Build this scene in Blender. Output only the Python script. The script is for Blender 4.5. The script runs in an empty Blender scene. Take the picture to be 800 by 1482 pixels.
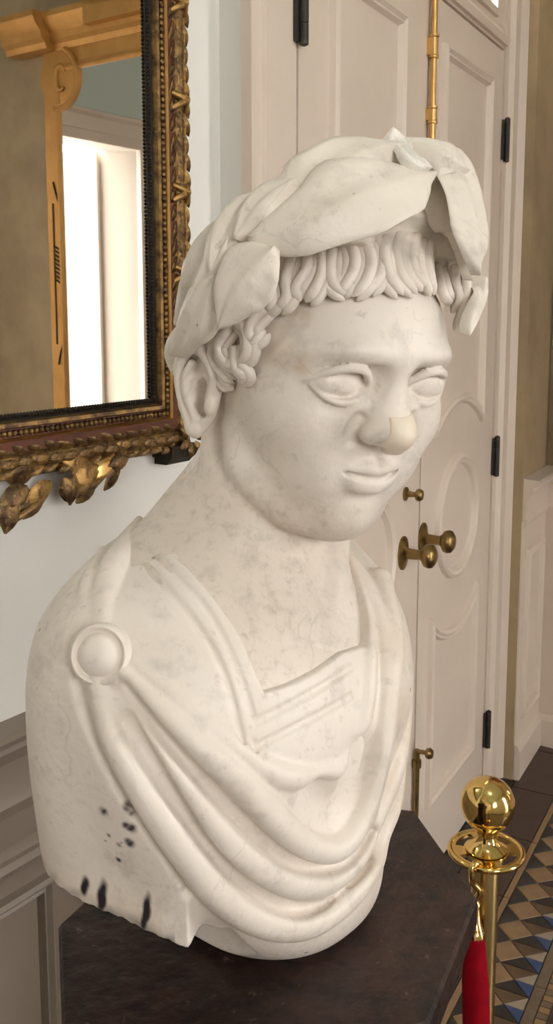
import bpy, math, random
import numpy as np
from mathutils import Vector, Matrix
sc = bpy.context.scene
COL = sc.collection
random.seed(7)

# ---------------------------------------------------------------- camera, sky, window portals, exposure
CAM_H = 1.6
PITCH = math.atan(0.14)
cam_data = bpy.data.cameras.new('camera')
cam = bpy.data.objects.new('camera', cam_data)
COL.objects.link(cam)
cam.location = (0, 0, CAM_H)
cam.rotation_euler = (math.pi / 2 - PITCH, 0, 0)
cam_data.sensor_fit = 'VERTICAL'
cam_data.sensor_height = 36.0
cam_data.lens = 36.0 * 1400 / 1482
cam_data.shift_y = -100 / 1482
cam_data.clip_start = 0.02
sc.camera = cam
vs = sc.view_settings
vs.view_transform = 'Standard'; vs.look = 'None'; vs.gamma = 1.0; vs.use_curve_mapping = False
vs.exposure = 0.0
sc.cycles.use_denoising = True
sc.cycles.max_bounces = 10
sc.cycles.diffuse_bounces = 5
sc.cycles.glossy_bounces = 6
sc.cycles.sample_clamp_indirect = 6.0
SKY = 20.0
world = bpy.data.worlds.new('overcast_sky'); sc.world = world; world.use_nodes = True
world.node_tree.nodes['Background'].inputs[0].default_value = (1.0, .958, .925, 1)
world.node_tree.nodes['Background'].inputs[1].default_value = SKY

# the hall: plan axes.  u runs along the left wall, n across the hall
def frame(x, y, deg):
    a = math.radians(deg)
    return np.array([x, y, 0.]), np.array([math.sin(a), math.cos(a), 0]), np.array([math.cos(a), -math.sin(a), 0])
LWF = frame(-.3744, 1.323, 35.3)          # left wall, coordinates (u along, o off the wall, z)
DWF = frame(.5558, 2.7977, 28.6)          # double-door wall
UR = 2.467                                # right wall, at u = UR
P0L, DL, NL = LWF
RWF = (P0L + DL * UR, NL, -DL)            # right wall: along = across the hall, off = towards the viewer
HALL = 3.6                                # width of the hall
OWF = (P0L + NL * HALL, DL, -NL)          # wall with the street door and the window
NWF = (P0L - DL * 3.2, NL, DL)            # wall behind the viewer
CEIL = 3.35
LWS = LWF + (.9,)                         # the same wall for the mirror and mouldings, scaled about the camera together with the wall's origin
def W(fr, u, o, z):
    P, d, n = fr[:3]
    if len(fr) > 3: u, o, z = u * fr[3], o * fr[3], 1.6 + (z - 1.6) * fr[3]
    return P + d * u + n * o + np.array([0, 0, z])
OPEN = [('street', .81, 1.56, 0.02, 2.64), ('window', -2.50, -1.35, 1.72, 3.12)]
for nm, u0, u1, z0, z1 in OPEN:           # light portals in the two openings to the sky
    l = bpy.data.lights.new(nm + '_portal', 'AREA'); l.shape = 'RECTANGLE'; l.size = u1 - u0; l.size_y = z1 - z0
    l.cycles.is_portal = True
    lo = bpy.data.objects.new(nm + '_portal', l); COL.objects.link(lo)
    lo.location = W(OWF, (u0 + u1) / 2, -.06, (z0 + z1) / 2)
    lo.rotation_euler = Vector(-NL).to_track_quat('-Z', 'Z').to_euler()
# the hall lamp overhead
lp = bpy.data.lights.new('hall_lamp', 'POINT'); lp.energy = 12; lp.color = (1, .90, .78); lp.shadow_soft_size = .12
lpo = bpy.data.objects.new('hall_lamp', lp); COL.objects.link(lpo); lpo.location = (.45, .45, 3.05)
# ---------------------------------------------------------------- implicit-surface helpers (numpy)
def smin(a, b, k):
    h = np.maximum(k - np.abs(a - b), 0) / k
    return np.minimum(a, b) - h * h * h * (k / 6)

def catmull(P, n):
    P = np.asarray(P, float)
    Q = np.vstack([2 * P[0] - P[1], P, 2 * P[-1] - P[-2]])
    out = []
    for i in range(1, len(Q) - 2):
        p0, p1, p2, p3 = Q[i - 1], Q[i], Q[i + 1], Q[i + 2]
        for t in np.linspace(0, 1, n, endpoint=False):
            out.append(0.5 * (2 * p1 + (p2 - p0) * t + (2 * p0 - 5 * p1 + 4 * p2 - p3) * t * t
                              + (3 * p1 - p0 - 3 * p2 + p3) * t ** 3))
    out.append(P[-1])
    return np.array(out)

def ell(c, r, rot=None):
    c = np.asarray(c, float); r = np.asarray(r, float)
    def f(X, Y, Z):
        x, y, z = X - c[0], Y - c[1], Z - c[2]
        if rot is not None:
            m = rot
            x, y, z = (m[0, 0] * x + m[1, 0] * y + m[2, 0] * z,
                       m[0, 1] * x + m[1, 1] * y + m[2, 1] * z,
                       m[0, 2] * x + m[1, 2] * y + m[2, 2] * z)
        k0 = np.sqrt((x / r[0]) ** 2 + (y / r[1]) ** 2 + (z / r[2]) ** 2) + 1e-9
        k1 = np.sqrt((x / r[0] ** 2) ** 2 + (y / r[1] ** 2) ** 2 + (z / r[2] ** 2) ** 2) + 1e-9
        return k0 * (k0 - 1) / k1
    m = r.max()
    return f, c - m, c + m

def seg_d(X, Y, Z, a, b, ra, rb):
    ab = b - a
    L = float(ab @ ab) + 1e-12
    t = np.clip(((X - a[0]) * ab[0] + (Y - a[1]) * ab[1] + (Z - a[2]) * ab[2]) / L, 0, 1)
    return np.sqrt((X - a[0] - t * ab[0]) ** 2 + (Y - a[1] - t * ab[1]) ** 2
                   + (Z - a[2] - t * ab[2]) ** 2) - (ra + (rb - ra) * t)

class Field:
    def __init__(s, lo, hi, h):
        s.lo = np.array(lo, float); s.h = h
        n = np.ceil((np.array(hi) - s.lo) / h).astype(int) + 1
        s.n = n
        s.F = np.full(n, 0.5, np.float32)
        s.ax = [(s.lo[i] + h * np.arange(n[i])).astype(np.float32) for i in range(3)]
    def box(s, lo, hi):
        i0 = np.clip(np.floor((np.asarray(lo) - s.lo) / s.h).astype(int), 0, s.n)
        i1 = np.clip(np.ceil((np.asarray(hi) - s.lo) / s.h).astype(int) + 1, 0, s.n)
        sl = tuple(slice(a, b) for a, b in zip(i0, i1))
        X = s.ax[0][sl[0]][:, None, None]; Y = s.ax[1][sl[1]][None, :, None]; Z = s.ax[2][sl[2]][None, None, :]
        return sl, X, Y, Z, bool((i1 > i0).all())
    def op(s, prim, k=0.002, mode='add', m=0):
        f, lo, hi = prim
        m = m + k + 3 * s.h
        sl, X, Y, Z, ok = s.box(np.asarray(lo) - m, np.asarray(hi) + m)
        if not ok: return
        d = f(X, Y, Z)
        if mode == 'add': s.F[sl] = smin(s.F[sl], d, k)
        elif mode == 'sub': s.F[sl] = -smin(-s.F[sl], d, k)
        elif mode == 'cut': s.F[sl] = -smin(-s.F[sl], -d, k)
    def tube(s, P, R, k=0.002, n=6, mode='add', m=0):
        P = np.asarray(P, float)
        R = np.full(len(P), R, float) if np.isscalar(R) else np.asarray(R, float)
        Q = catmull(np.hstack([P, R[:, None]]), n) if n > 1 else np.hstack([P, R[:, None]])
        m = m + k + 3 * s.h + Q[:, 3].max()
        sl, X, Y, Z, ok = s.box(Q[:, :3].min(0) - m, Q[:, :3].max(0) + m)
        if not ok: return
        sub = Field.__new__(Field); sub.lo = s.lo + s.h * np.array([q.start for q in sl]); sub.h = s.h
        sub.n = np.array([q.stop - q.start for q in sl]); sub.ax = [s.ax[i][sl[i]] for i in range(3)]
        D = np.full(sub.n, 0.5, np.float32)
        for a, b in zip(Q[:-1], Q[1:]):
            mm = m + max(a[3], b[3])
            t, x, y, z, o = sub.box(np.minimum(a, b)[:3] - mm, np.maximum(a, b)[:3] + mm)
            if o: D[t] = np.minimum(D[t], seg_d(x, y, z, a[:3], b[:3], a[3], b[3]))
        if mode == 'add': s.F[sl] = smin(s.F[sl], D, k)
        elif mode == 'sub': s.F[sl] = -smin(-s.F[sl], D, k)
        elif mode[0] == 'g':      # groove (positive) or ridge (negative): gaussian offset about the line
            w, amp = k * 0.5, float(mode[1:])
            s.F[sl] += (amp * np.exp(-(np.maximum(D, 0) / w) ** 2)).astype(np.float32)
    def bump(s, c, r, amp):       # gaussian offset: amp > 0 hollows, amp < 0 swells
        c = np.asarray(c, float); r = np.asarray(r, float) * np.ones(3)
        sl, X, Y, Z, ok = s.box(c - 2.6 * r, c + 2.6 * r)
        if ok: s.F[sl] += (amp * np.exp(-((X - c[0]) / r[0]) ** 2 - ((Y - c[1]) / r[1]) ** 2 - ((Z - c[2]) / r[2]) ** 2)).astype(np.float32)
    def sample(s, P):
        q = (np.asarray(P) - s.lo) / s.h
        i = np.clip(np.floor(q).astype(int), 0, s.n - 2); f = q - i
        out = 0
        for dx in (0, 1):
            for dy in (0, 1):
                for dz in (0, 1):
                    w = (f[:, 0] if dx else 1 - f[:, 0]) * (f[:, 1] if dy else 1 - f[:, 1]) * (f[:, 2] if dz else 1 - f[:, 2])
                    out = out + w * s.F[i[:, 0] + dx, i[:, 1] + dy, i[:, 2] + dz]
        return out
    def mesh(s):
        F = s.F; S = F < 0
        c = S[:-1, :-1, :-1].astype(np.uint8)
        for dx, dy, dz in [(a, b, d) for a in (0, 1) for b in (0, 1) for d in (0, 1)][1:]:
            c = c + S[dx:F.shape[0] - 1 + dx, dy:F.shape[1] - 1 + dy, dz:F.shape[2] - 1 + dz]
        act = (c > 0) & (c < 8)
        I = np.argwhere(act)
        ids = np.full(act.shape, -1, np.int32)
        ids[I[:, 0], I[:, 1], I[:, 2]] = np.arange(len(I))
        cor = np.array([(a, b, d) for a in (0, 1) for b in (0, 1) for d in (0, 1)])
        V8 = np.stack([F[I[:, 0] + o[0], I[:, 1] + o[1], I[:, 2] + o[2]] for o in cor], 1)
        acc = np.zeros((len(I), 3)); cnt = np.zeros(len(I))
        for i in range(8):
            for ax in range(3):
                if cor[i][ax] == 0:
                    j = i + (4, 2, 1)[ax]
                    va, vb = V8[:, i], V8[:, j]
                    m = (va < 0) != (vb < 0)
                    t = np.where(m, va / np.where(m, va - vb, 1), 0)
                    p = np.repeat(cor[i][None].astype(float), len(I), 0); p[:, ax] += t
                    acc[m] += p[m]; cnt[m] += 1
        V = s.lo + s.h * (I + acc / cnt[:, None])
        quads = []
        for ax in range(3):
            sh = [slice(1, -1)] * 3; sh[ax] = slice(0, -1)
            sh2 = list(sh); sh2[ax] = slice(1, None)
            A, B = S[tuple(sh)], S[tuple(sh2)]
            E = np.argwhere(A != B)
            if not len(E): continue
            base = E + 1; base[:, ax] -= 1
            fl = A[E[:, 0], E[:, 1], E[:, 2]]
            u, v = [(1, 2), (2, 0), (0, 1)][ax]
            def cid(du, dv):
                q = base.copy(); q[:, u] -= du; q[:, v] -= dv
                return ids[q[:, 0], q[:, 1], q[:, 2]]
            Q = np.stack([cid(1, 1), cid(0, 1), cid(0, 0), cid(1, 0)], 1)
            Q[~fl] = Q[~fl][:, ::-1]
            quads.append(Q)
        return V, np.vstack(quads)

def relax(V, Q, it=1, lam=0.5):
    for _ in range(it):
        A = np.zeros_like(V); n = np.zeros(len(V))
        for i in range(4):
            for j in ((i + 1) % 4, (i + 3) % 4):
                for c in range(3): A[:, c] += np.bincount(Q[:, i], V[Q[:, j], c], len(V))
                n += np.bincount(Q[:, i], minlength=len(V))
        V = V + lam * (A / np.maximum(n, 1)[:, None] - V)
    return V

def np_mesh(name, V, Q, smooth=True):
    me = bpy.data.meshes.new(name)
    V = np.asarray(V, np.float32); Q = np.asarray(Q, np.int32)
    me.vertices.add(len(V)); me.vertices.foreach_set('co', V.ravel())
    me.loops.add(Q.size); me.loops.foreach_set('vertex_index', Q.ravel())
    me.polygons.add(len(Q)); me.polygons.foreach_set('loop_start', np.arange(0, Q.size, Q.shape[1], dtype=np.int32))
    me.polygons.foreach_set('use_smooth', np.full(len(Q), smooth))
    me.update(calc_edges=True); me.validate()
    return me
# ---------------------------------------------------------------- materials
def mat(name, col, rough=.5, metal=0.0, noise=None, bump=0.0, bscale=60, spec=.5, coat=0.0, sheen=0.0):
    """principled; noise = (scale, colour 2, low, high[, detail]) mixes a second colour by a noise texture"""
    m = bpy.data.materials.new(name); m.use_nodes = True
    nt = m.node_tree; N = nt.nodes; L = nt.links; b = N['Principled BSDF']
    b.inputs['Base Color'].default_value = (*col, 1); b.inputs['Roughness'].default_value = rough
    b.inputs['Metallic'].default_value = metal; b.inputs['Specular IOR Level'].default_value = spec
    b.inputs['Coat Weight'].default_value = coat; b.inputs['Sheen Weight'].default_value = sheen
    tc = N.new('ShaderNodeTexCoord'); last = None
    for nz in (noise or []):
        sc_, c2, lo, hi = nz[:4]
        t = N.new('ShaderNodeTexNoise'); t.inputs['Scale'].default_value = sc_; t.inputs['Detail'].default_value = nz[4] if len(nz) > 4 else 4
        t.inputs['Roughness'].default_value = .62
        L.new(tc.outputs['Object'], t.inputs['Vector'])
        r = N.new('ShaderNodeMapRange'); r.inputs['From Min'].default_value = lo; r.inputs['From Max'].default_value = hi
        L.new(t.outputs['Fac'], r.inputs['Value'])
        mx = N.new('ShaderNodeMix'); mx.data_type = 'RGBA'
        mx.inputs['A'].default_value = (*col, 1); mx.inputs['B'].default_value = (*c2, 1)
        if last: L.new(last, mx.inputs['A'])
        L.new(r.outputs['Result'], mx.inputs['Factor']); last = mx.outputs['Result']
    if last: L.new(last, b.inputs['Base Color'])
    if bump:
        t = N.new('ShaderNodeTexNoise'); t.inputs['Scale'].default_value = bscale; t.inputs['Detail'].default_value = 6
        L.new(tc.outputs['Object'], t.inputs['Vector'])
        bp = N.new('ShaderNodeBump'); bp.inputs['Strength'].default_value = 1; bp.inputs['Distance'].default_value = bump
        L.new(t.outputs['Fac'], bp.inputs['Height']); L.new(bp.outputs['Normal'], b.inputs['Normal'])
    return m

def marble(name, col, c2, grey, extra=0.0):
    m = mat(name, col, .42, noise=[(7, c2, .42, .70), (31, grey, .55, .86, 7), (80, grey, .60, .86, 4)], bump=.0006, bscale=130, spec=.4)
    nt = m.node_tree; N = nt.nodes; L = nt.links; b = N['Principled BSDF']
    src = b.inputs['Base Color'].links[0].from_socket
    tc = [n for n in N if n.type == 'TEX_COORD'][0]
    # thin broken veins
    ns = N.new('ShaderNodeTexNoise'); ns.inputs['Scale'].default_value = 7; ns.inputs['Detail'].default_value = 6; ns.inputs['Distortion'].default_value = 1.2
    L.new(tc.outputs['Object'], ns.inputs['Vector'])
    d = N.new('ShaderNodeMath'); d.operation = 'SUBTRACT'; d.inputs[1].default_value = .5; L.new(ns.outputs['Fac'], d.inputs[0])
    a = N.new('ShaderNodeMath'); a.operation = 'ABSOLUTE'; L.new(d.outputs[0], a.inputs[0])
    r = N.new('ShaderNodeMapRange'); r.inputs['From Min'].default_value = .008; r.inputs['From Max'].default_value = 0; r.inputs['To Max'].default_value = .22
    L.new(a.outputs[0], r.inputs['Value'])
    n2 = N.new('ShaderNodeTexNoise'); n2.inputs['Scale'].default_value = 11; L.new(tc.outputs['Object'], n2.inputs['Vector'])
    r2 = N.new('ShaderNodeMapRange'); r2.inputs['From Min'].default_value = .48; r2.inputs['From Max'].default_value = .62; L.new(n2.outputs['Fac'], r2.inputs['Value'])
    mu = N.new('ShaderNodeMath'); mu.operation = 'MULTIPLY'; L.new(r.outputs[0], mu.inputs[0]); L.new(r2.outputs[0], mu.inputs[1])
    mx = N.new('ShaderNodeMix'); mx.data_type = 'RGBA'; mx.inputs['B'].default_value = (.30, .27, .24, 1)
    L.new(src, mx.inputs['A']); L.new(mu.outputs[0], mx.inputs['Factor'])
    # tiny dark specks
    vo = N.new('ShaderNodeTexVoronoi'); vo.inputs['Scale'].default_value = 26; L.new(tc.outputs['Object'], vo.inputs['Vector'])
    r3 = N.new('ShaderNodeMapRange'); r3.inputs['From Min'].default_value = .055; r3.inputs['From Max'].default_value = .035; r3.inputs['To Max'].default_value = .75
    L.new(vo.outputs['Distance'], r3.inputs['Value'])
    mx2 = N.new('ShaderNodeMix'); mx2.data_type = 'RGBA'; mx2.inputs['B'].default_value = (.10, .07, .05, 1)
    L.new(mx.outputs['Result'], mx2.inputs['A']); L.new(r3.outputs[0], mx2.inputs['Factor'])
    # stains, rust and broader tints recorded on the mesh
    at = N.new('ShaderNodeAttribute'); at.attribute_name = 'ochre'
    mx3 = N.new('ShaderNodeMix'); mx3.data_type = 'RGBA'; mx3.inputs['B'].default_value = (.50, .36, .20, 1)
    L.new(mx2.outputs['Result'], mx3.inputs['A']); L.new(at.outputs['Fac'], mx3.inputs['Factor'])
    at2 = N.new('ShaderNodeAttribute'); at2.attribute_name = 'stain'
    mx4 = N.new('ShaderNodeMix'); mx4.data_type = 'RGBA'; mx4.inputs['B'].default_value = (.022, .018, .020, 1)
    L.new(mx3.outputs['Result'], mx4.inputs['A']); L.new(at2.outputs['Fac'], mx4.inputs['Factor'])
    # speckled grey weathering on the neck, also standing in for shade missing there
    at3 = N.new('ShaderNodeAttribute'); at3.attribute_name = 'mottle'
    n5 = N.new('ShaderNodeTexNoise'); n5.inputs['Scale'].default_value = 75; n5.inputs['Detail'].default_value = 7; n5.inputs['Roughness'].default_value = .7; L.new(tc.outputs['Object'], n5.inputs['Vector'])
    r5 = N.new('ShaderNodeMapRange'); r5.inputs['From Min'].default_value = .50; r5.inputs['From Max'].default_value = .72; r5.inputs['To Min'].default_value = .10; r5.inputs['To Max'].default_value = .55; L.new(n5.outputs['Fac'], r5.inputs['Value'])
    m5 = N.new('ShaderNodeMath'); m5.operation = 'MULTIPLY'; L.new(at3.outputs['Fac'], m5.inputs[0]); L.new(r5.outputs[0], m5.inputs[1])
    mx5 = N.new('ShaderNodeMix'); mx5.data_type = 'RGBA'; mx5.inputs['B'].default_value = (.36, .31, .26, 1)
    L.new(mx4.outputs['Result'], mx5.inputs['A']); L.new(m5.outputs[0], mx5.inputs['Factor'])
    L.new(mx5.outputs['Result'], b.inputs['Base Color'])
    return m
MARBLE = marble('marble', (.83, .765, .695), (.75, .68, .605), (.50, .45, .41))
MARBLE_W = marble('wreath_marble', (.79, .735, .655), (.68, .615, .53), (.44, .40, .35))
MARBLE_T = mat('nose_repair_marble', (.80, .715, .60), .42, noise=[(30, (.70, .56, .42), .45, .75)])
MARBLE_B = mat('fresh_break_marble', (.90, .87, .81), .5, bump=.0015, bscale=220)
PAINT_WALL = mat('pale_wall_paint', (.87, .865, .825), .55, noise=[(2.5, (.83, .835, .80), .4, .7)], bump=.0006, bscale=40)
PAINT_WHITE = mat('white_gloss_paint', (.78, .68, .59), .38, noise=[(3, (.73, .63, .545), .4, .75)], bump=.0006, bscale=30)
PAINT_DADO_SHADE = mat('shaded_dado_paint', (.255, .21, .17), .4, noise=[(4, (.225, .185, .15), .4, .75)])  # brownish paint, darkened to carry the shade on the left wainscot
PAINT_CREAM = mat('cream_wall_paint', (.80, .74, .66), .6)
PAINT_TAN = mat('tan_wall_paint', (.43, .335, .205), .6, noise=[(3.2, (.33, .25, .15), .4, .65, 6)], bump=.0008, bscale=25)
PAINT_BLUE = mat('pale_blue_ceiling_paint', (.60, .70, .68), .6)
IRON = mat('old_iron', (.035, .030, .026), .55, .3, noise=[(40, (.12, .10, .08), .55, .8)])
BRASS_OLD = mat('antique_brass', (.30, .205, .085), .34, 1.0, noise=[(40, (.16, .105, .045), .45, .75)])
BRASS = mat('polished_brass', (.80, .56, .20), .10, 1.0)
BRASS_DULL = mat('brass_tube', (.58, .42, .19), .26, 1.0)
GILT = mat('gilding', (.74, .49, .20), .34, 1.0, noise=[(14, (.60, .37, .13), .4, .7)])
PIER = mat('matt_gilding', (.56, .31, .095), .5, .55, noise=[(10, (.46, .25, .07), .4, .7)])
OLDGOLD = mat('worn_gilding', (.27, .165, .060), .40, .75, noise=[(45, (.075, .042, .022), .42, .62, 6), (120, (.62, .40, .14), .64, .78)], bump=.0012, bscale=180)
FOLIAGE = mat('foliage_gilding', (.42, .255, .085), .40, .8, noise=[(60, (.12, .065, .03), .45, .68, 6), (25, (.62, .40, .14), .58, .75)], bump=.0012, bscale=150)
BOLE = mat('red_brown_bole', (.165, .055, .030), .34, .15, noise=[(30, (.09, .035, .022), .4, .7), (9, (.34, .19, .07), .62, .8)])
DARKWOOD = mat('dark_sight_edge', (.022, .016, .011), .6, spec=.2)
WOOD = mat('brown_wood', (.16, .085, .04), .45, noise=[(18, (.09, .045, .02), .4, .7)])
STONE = mat('dark_brown_stone', (.020, .011, .009), .40, noise=[(14, (.055, .026, .020), .42, .72, 8), (34, (.008, .006, .006), .5, .66, 7), (75, (.20, .14, .12), .63, .78, 8)], bump=.003, bscale=55, spec=.32)
VELVET = mat('red_velvet', (.24, .001, .008), .9, spec=.1, noise=[(60, (.18, .001, .006), .4, .7)])
T_BUFF = mat('buff_tile', (.27, .17, .085), .4, noise=[(30, (.22, .135, .065), .4, .7)])
T_BLACK = mat('black_tile', (.016, .013, .012), .4, noise=[(30, (.026, .021, .019), .4, .7)])
T_BROWN = mat('brown_tile', (.115, .068, .034), .4, noise=[(30, (.085, .05, .025), .4, .7)])
T_BLUE = mat('blue_tile', (.03, .06, .15), .4, noise=[(30, (.04, .075, .18), .4, .7)])
T_WHITE = mat('white_tile', (.33, .27, .21), .4, noise=[(30, (.28, .23, .175), .4, .7)])
T_RED = mat('dark_red_tile', (.060, .030, .024), .4, noise=[(20, (.040, .022, .019), .4, .7)])
T_EDGE = mat('grey_brown_tile', (.16, .115, .075), .4, noise=[(30, (.12, .085, .055), .4, .7)])
GROUT = mat('grout', (.12, .095, .07), .8)
PAVING = mat('street_paving', (.20, .19, .175), .8)
MIRROR = mat('silvered_glass', (.90, .88, .85), .015, 1.0)
GLASS = bpy.data.materials.new('window_glass'); GLASS.use_nodes = True
_n = GLASS.node_tree; _n.nodes.clear()
_o = _n.nodes.new('ShaderNodeOutputMaterial'); _t = _n.nodes.new('ShaderNodeBsdfTransparent'); _g = _n.nodes.new('ShaderNodeBsdfGlossy'); _x = _n.nodes.new('ShaderNodeMixShader')
_x.inputs[0].default_value = .06; _g.inputs['Roughness'].default_value = .02
_n.links.new(_t.outputs[0], _x.inputs[1]); _n.links.new(_g.outputs[0], _x.inputs[2]); _n.links.new(_x.outputs[0], _o.inputs[0])

# ---------------------------------------------------------------- mesh helpers
ORG = {}
def empty(name, loc):
    o = bpy.data.objects.new(name, None); COL.objects.link(o); o.location = loc; o.empty_display_size = .05
    ORG[o.name] = np.array(loc, float); return o
def tag(o, label=None, cat=None, group=None, kind=None):
    for k, v in (('label', label), ('category', cat), ('group', group), ('kind', kind)):
        if v: o[k] = v
    return o
def link(name, me, parent=None, org=None):
    o = bpy.data.objects.new(name, me); COL.objects.link(o)
    p = ORG[parent.name] if parent else np.zeros(3)
    org = p if org is None else np.asarray(org, float)
    ORG[o.name] = org
    if parent: o.parent = parent
    o.location = org - p
    return o

class MB:
    """collects polygons in world coordinates, builds one mesh object"""
    def __init__(s): s.v = []; s.f = []
    def add(s, V, F):
        b = len(s.v); s.v += [tuple(map(float, q)) for q in V]; s.f += [tuple(int(i) + b for i in f) for f in F]; return s
    def box(s, fr, u0, u1, o0, o1, z0, z1):
        V = [W(fr, u, o, z) for z in (z0, z1) for u, o in ((u0, o0), (u1, o0), (u1, o1), (u0, o1))]
        return s.add(V, [(0, 3, 2, 1), (4, 5, 6, 7), (0, 1, 5, 4), (1, 2, 6, 5), (2, 3, 7, 6), (3, 0, 4, 7)])
    def rail(s, fr, u0, u1, prof, vertical=False, z0=0, z1=1):
        """extrude a closed profile: (o, z) along u, or (u, o) along z"""
        n = len(prof)
        if vertical: V = [W(fr, a, b, z) for z in (z0, z1) for a, b in prof]
        else: V = [W(fr, u, a, b) for u in (u0, u1) for a, b in prof]
        F = [(i, (i + 1) % n, n + (i + 1) % n, n + i) for i in range(n)] + [tuple(range(n))[::-1], tuple(range(n, 2 * n))]
        return s.add(V, F)
    def sweep(s, fr, path, prof, closed=True):
        """moulding along a path in the wall plane (u, z); profile (a in plane, to the right of travel; b off the wall)"""
        P = np.array(path, float); m = len(P); n = len(prof); V = []
        for i in range(m):
            a = P[i] - P[i - 1] if (closed or i > 0) else P[1] - P[0]
            b = P[(i + 1) % m] - P[i] if (closed or i < m - 1) else P[-1] - P[-2]
            a = a / np.linalg.norm(a); b = b / np.linalg.norm(b)
            na = np.array([a[1], -a[0]]); nb = np.array([b[1], -b[0]]); mi = na + nb; mi /= max(np.linalg.norm(mi), .3)
            k = 1 / max(mi @ na, .4)
            for (x, o) in prof: V.append(W(fr, P[i][0] + mi[0] * x * k, o, P[i][1] + mi[1] * x * k))
        F = []
        for i in range(m if closed else m - 1):
            j = (i + 1) % m
            for q in range(n): F.append((i * n + q, j * n + q, j * n + (q + 1) % n, i * n + (q + 1) % n))
        if not closed: F += [tuple(range(n)), tuple(range((m - 1) * n, m * n))[::-1]]
        return s.add(V, F)
    def lathe(s, base, axis, prof, seg=24, scale=(1, 1), ref=None):
        """prof: (radius, height along axis)"""
        ax = np.array(axis, float); ax /= np.linalg.norm(ax)
        r = np.array(ref if ref is not None else ([0, 0, 1.] if abs(ax[2]) < .9 else [1., 0, 0])); e1 = r - ax * (r @ ax); e1 /= np.linalg.norm(e1); e2 = np.cross(ax, e1)
        V = [np.array(base) + ax * h + rr * (scale[0] * math.cos(2 * math.pi * k / seg) * e1 + scale[1] * math.sin(2 * math.pi * k / seg) * e2) for rr, h in prof for k in range(seg)]
        n = len(prof)
        F = [(i * seg + k, i * seg + (k + 1) % seg, (i + 1) * seg + (k + 1) % seg, (i + 1) * seg + k) for i in range(n - 1) for k in range(seg)]
        F += [tuple(range(seg))[::-1], tuple(range((n - 1) * seg, n * seg))]
        return s.add(V, F)
    def tube(s, P, R, n=8):
        P = np.array(P, float); R = np.full(len(P), R, float) if np.isscalar(R) else np.array(R, float)
        V, Q = lathe_tube(P, R, n); m = len(P)
        return s.add(V, [tuple(q) for q in Q] + [tuple(range(n))[::-1], tuple(range((m - 1) * n, m * n))])
    def mesh(s, name, m, org, smooth=False):
        me = bpy.data.meshes.new(name); o = np.asarray(org, float)
        me.from_pydata([tuple(np.array(q) - o) for q in s.v], [], s.f)
        me.update()
        if m: me.materials.append(m)
        if smooth:
            me.polygons.foreach_set('use_smooth', [True] * len(me.polygons))
            try: me.set_sharp_from_angle(angle=math.radians(smooth if smooth is not True else 40))
            except Exception: pass
        return me
    def build(s, name, m, parent=None, smooth=False, org=None):
        v = np.array(s.v)
        if org is None:
            org = np.array([(v[:, 0].min() + v[:, 0].max()) / 2, (v[:, 1].min() + v[:, 1].max()) / 2, v[:, 2].min()])
        return link(name, s.mesh(name, m, org, smooth), parent, org)
def flip_check(o): pass
def structure(o): o['kind'] = 'structure'; return o
def lathe_tube(P, R, n=8, flat=None):
    """swept tube with rounded ends; returns vertices and quads"""
    P = np.asarray(P, float); R = np.asarray(R, float)
    T = np.gradient(P, axis=0); T /= np.linalg.norm(T, axis=1)[:, None] + 1e-12
    ref = np.array([0, 0, 1.]) if flat is None else np.asarray(flat, float)
    V = []
    u = None
    for i in range(len(P)):
        f = ref if u is None else u
        a = f - T[i] * (f @ T[i])
        if np.linalg.norm(a) < 1e-4: a = np.cross(T[i], [1, 0.3, 0])
        u = a / np.linalg.norm(a); w = np.cross(T[i], u)
        for j in range(n):
            t = 2 * math.pi * j / n
            V.append(P[i] + R[i] * (math.cos(t) * u + math.sin(t) * w))
    Q = [(i * n + j, i * n + (j + 1) % n, (i + 1) * n + (j + 1) % n, (i + 1) * n + j) for i in range(len(P) - 1) for j in range(n)]
    return np.array(V), np.array(Q)

# ---------------------------------------------------------------- the hall
def wall_with_holes(name, fr, u0, u1, z1, holes, m, t=.12):
    """wall slab in pieces round rectangular openings (u0, u1, z0, z1)"""
    b = MB(); us = sorted({u0, u1} | {h[0] for h in holes} | {h[1] for h in holes})
    for a, c in zip(us[:-1], us[1:]):
        hs = sorted([h for h in holes if h[0] <= a + 1e-6 and h[1] >= c - 1e-6], key=lambda h: h[2]); z = 0
        for h in hs:
            if h[2] > z + 1e-4: b.box(fr, a, c, -t, 0, z, h[2])
            z = h[3]
        if z < z1: b.box(fr, a, c, -t, 0, z, z1)
    return structure(b.build(name, m))
floor = structure(MB().box(LWF, -3.4, 3.2, -.45, HALL + .12, -.10, 0).build('floor', GROUT))
structure(MB().box(LWF, -3.4, 3.2, -.45, HALL + .12, CEIL, CEIL + .1).build('ceiling', PAINT_BLUE))
UE = .480
wall_left = structure(MB().box(LWF, -3.2, UE, -.12, 0, 0, CEIL).build('wall_left', PAINT_WALL))
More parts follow.
